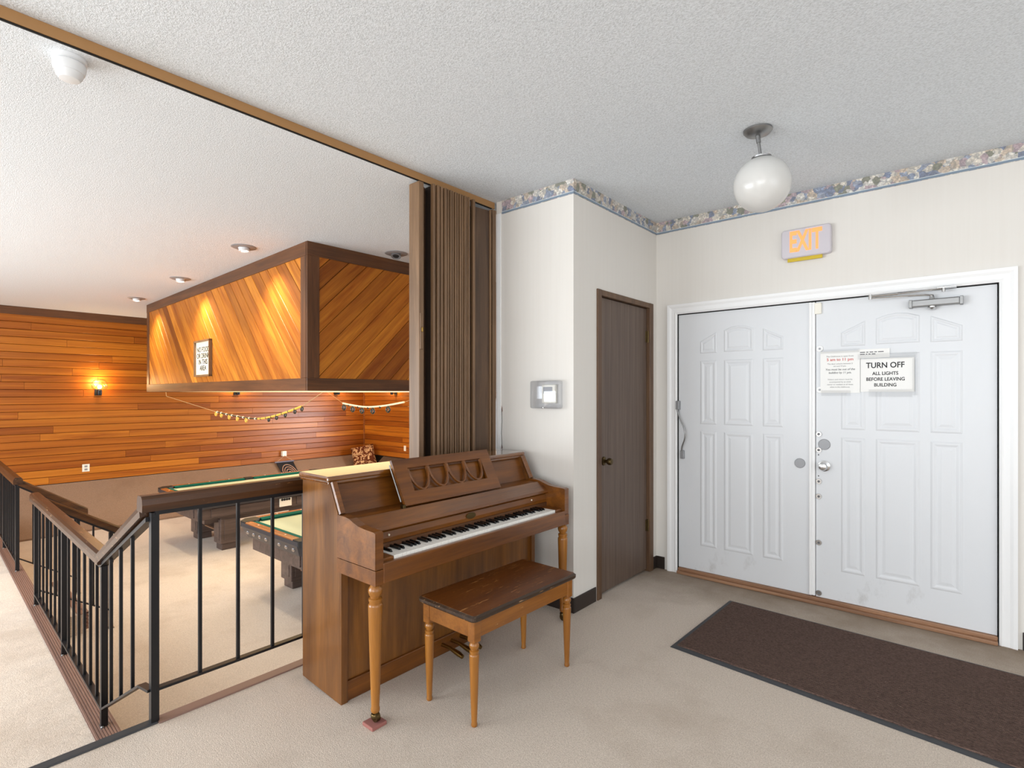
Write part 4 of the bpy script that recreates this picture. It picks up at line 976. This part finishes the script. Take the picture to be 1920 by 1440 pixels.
# lower panel and plinth
MB().box(XF-0.03, XF-0.012, YL+TS, YR-TS, 0.09, 0.625).build('lower_panel', 'piano_wood_z', pn)
MB().box(XF-0.04, XF, YL+TS, YR-TS, 0.0, 0.094, 0.004).build('plinth', 'piano_wood', pn)
MB().box(XB, XF-0.05, YL+TS, YR-TS, 0.02, 0.06).build('floor_board', 'dark_trim', pn)
for y in (1.995, 2.065, 2.135):
    MB().tube([(XF-0.02, y, 0.055), (XF+0.06, y, 0.057), (XF+0.13, y, 0.045), (XF+0.16, y, 0.038)], [0.010, 0.010, 0.015, 0.011], 10).build('pedal', 'brass', pn, smooth=True)
def turned(z1, z0, r, c):
    h = z1-z0
    pr = [(0.62, 1.0), (0.80, 0.985), (1.02, 0.965), (1.05, 0.945), (0.92, 0.92), (0.72, 0.905), (0.72, 0.897), (0.98, 0.89), (1.0, 0.875), (0.90, 0.862), (0.90, 0.852), (1.02, 0.845), (1.05, 0.83), (1.0, 0.74), (0.93, 0.60), (0.82, 0.40), (0.70, 0.20), (0.66, 0.155), (0.68, 0.15), (0.66, 0.14), (0.58, 0.045), (0.66, 0.035), (0.66, 0.012), (0.5, 0.0)]
    return MB().lathe([(a*r, z0+b*h) for a, b in reversed(pr)], (c[0], c[1], 0), 2, 20)
for y, first in ((YL+0.018, True), (YR-0.018, False)):
    lg = turned(0.612, 0.055, 0.0295, (-1.966, y)).build('leg', 'leg_wood', pn, smooth=True)
    MB().lathe([(0.017, 0.05), (0.02, 0.045), (0.018, 0.03)], (-1.966, y, 0), 2, 14).lathe([(0.022, -0.009), (0.022, 0.009)], (-1.962, y, 0.024+(0.014 if first else 0)), 1, 16).build('caster', 'old_brass', lg, smooth=True)
    if first: MB().box(-2.005, -1.93, y-0.04, y+0.035, 0.0, 0.016, 0.003).build('felt_pad', 'felt_pad', lg)
# music desk
md = thing('tmp', '', '', (0, 0, 0)); bpy.data.objects.remove(md)
b0 = Vector((-2.165, 0.0, 0.868)); t0 = Vector((-2.285, 0.0, 1.088)); dv = (t0-b0); DH = dv.length; dv.normalize(); nv = Vector((dv.z, 0, -dv.x))
DY0, DY1 = 1.695, 2.415
def dp(y, h, o=0.0): q = b0+dv*h+nv*o; return (q.x, y, q.z)
def dbox(ya, yb, ha, hb, oa, ob): 
    vs = [dp(ya, ha, oa), dp(yb, ha, oa), dp(yb, hb, oa), dp(ya, hb, oa), dp(ya, ha, ob), dp(yb, ha, ob), dp(yb, hb, ob), dp(ya, hb, ob)]
    return MB().add(vs, [(3, 2, 1, 0), (4, 5, 6, 7), (0, 1, 5, 4), (1, 2, 6, 5), (2, 3, 7, 6), (3, 0, 4, 7)])
m = dbox(DY0, DY1, 0, 0.070, 0, 0.016); b2 = dbox(DY0, DY1, DH-0.052, DH, 0, 0.016); m.add(b2.v, b2.f)
for ya, yb in ((DY0, DY0+0.085), (DY1-0.085, DY1)):
    b2 = dbox(ya, yb, 0.070, DH-0.052, 0, 0.016); m.add(b2.v, b2.f)
desk = m.build('music_desk', 'piano_wood', pn)
ya, yb = DY0+0.085, DY1-0.085; n_ = 4; wd = (yb-ya)/n_; ht = DH-0.052
for i in range(n_):
    c = ya+wd*(i+0.5); r = wd*0.47; pts = []
    for k_ in range(17):
        a = math.pi+math.pi*k_/16
        pts.append(dp(c+r*math.cos(a), ht-0.004+(ht-0.074)*math.sin(a)*0.97, 0.008))
    MB().tube(pts, 0.0085, 6).build('arch', 'piano_wood', desk)
    if i: 
        b2 = dbox(ya+wd*i-0.011, ya+wd*i+0.011, ht-0.055, ht, 0.002, 0.014); b2.build('divider', 'piano_wood', desk)
    b2 = dbox(c-0.01, c+0.01, 0.068, 0.080, 0.002, 0.014); b2.build('arch_foot', 'piano_wood', desk)
dbox(DY0+0.02, DY1-0.02, 0.03, DH-0.02, -0.016, -0.010).build('desk_back', 'piano_wood', desk)
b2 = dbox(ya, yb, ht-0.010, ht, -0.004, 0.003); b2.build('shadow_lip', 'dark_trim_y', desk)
MB().tube([dp(DY0-0.004, 0.03, -0.004), dp(DY0-0.004, DH-0.02, -0.004)], 0.004, 6).build('prop_rod', 'brushed', desk)
MB().box(-2.175, -2.15, DY0-0.016, DY0+0.002, 0.862, 0.882, 0.003).build('desk_hinge', 'old_brass', desk)

# ------------------------------------------------------------------ piano bench
bn_ = thing('piano_bench', 'worn brown wooden bench with turned legs in front of the piano', 'bench', (-1.775, 2.0, 0.0), math.radians(-1.0), local=True)
HX, HY_ = 0.19, 0.383; BZ = 0.492
tp = rrect(-HX, HX, -HY_, HY_, 0.022, 4); ti = inset(tp, 0.010); n = len(tp)
MB().add([(p[0]*0.985, p[1]*0.993, BZ-0.026) for p in tp]+[(p[0], p[1], BZ-0.020) for p in tp]+[(p[0], p[1], BZ-0.008) for p in tp]+[(p[0], p[1], BZ-0.001) for p in ti],
         [tuple(range(n-1, -1, -1))]+[(j*n+i, j*n+(i+1) % n, (j+1)*n+(i+1) % n, (j+1)*n+i) for j in range(3) for i in range(n)]+[tuple(range(3*n, 4*n))]).build('seat_edge', 'bench_edge', bn_)
MB().prism(inset(tp, 0.010), 2, BZ-0.002, BZ).build('seat', 'bench_top', bn_)
for s in (-1, 1):
    MB().box(s*0.150, s*0.168, -0.325, 0.325, BZ-0.106, BZ-0.026, 0.002).build('apron', 'bench_wood', bn_)
    MB().box(-0.130, 0.130, s*0.340, s*0.358, BZ-0.106, BZ-0.026, 0.002).build('apron', 'bench_wood', bn_)
    for q in (-1, 1):
        x, y = s*0.150, q*0.342
        lg = MB().box(x-0.022, x+0.022, y-0.022, y+0.022, BZ-0.125, BZ-0.026, 0.006).build('corner_block', 'bench_wood', bn_)
        turned(BZ-0.122, 0.0, 0.021, (x, y)).build('leg', 'leg_wood', bn_, smooth=True)
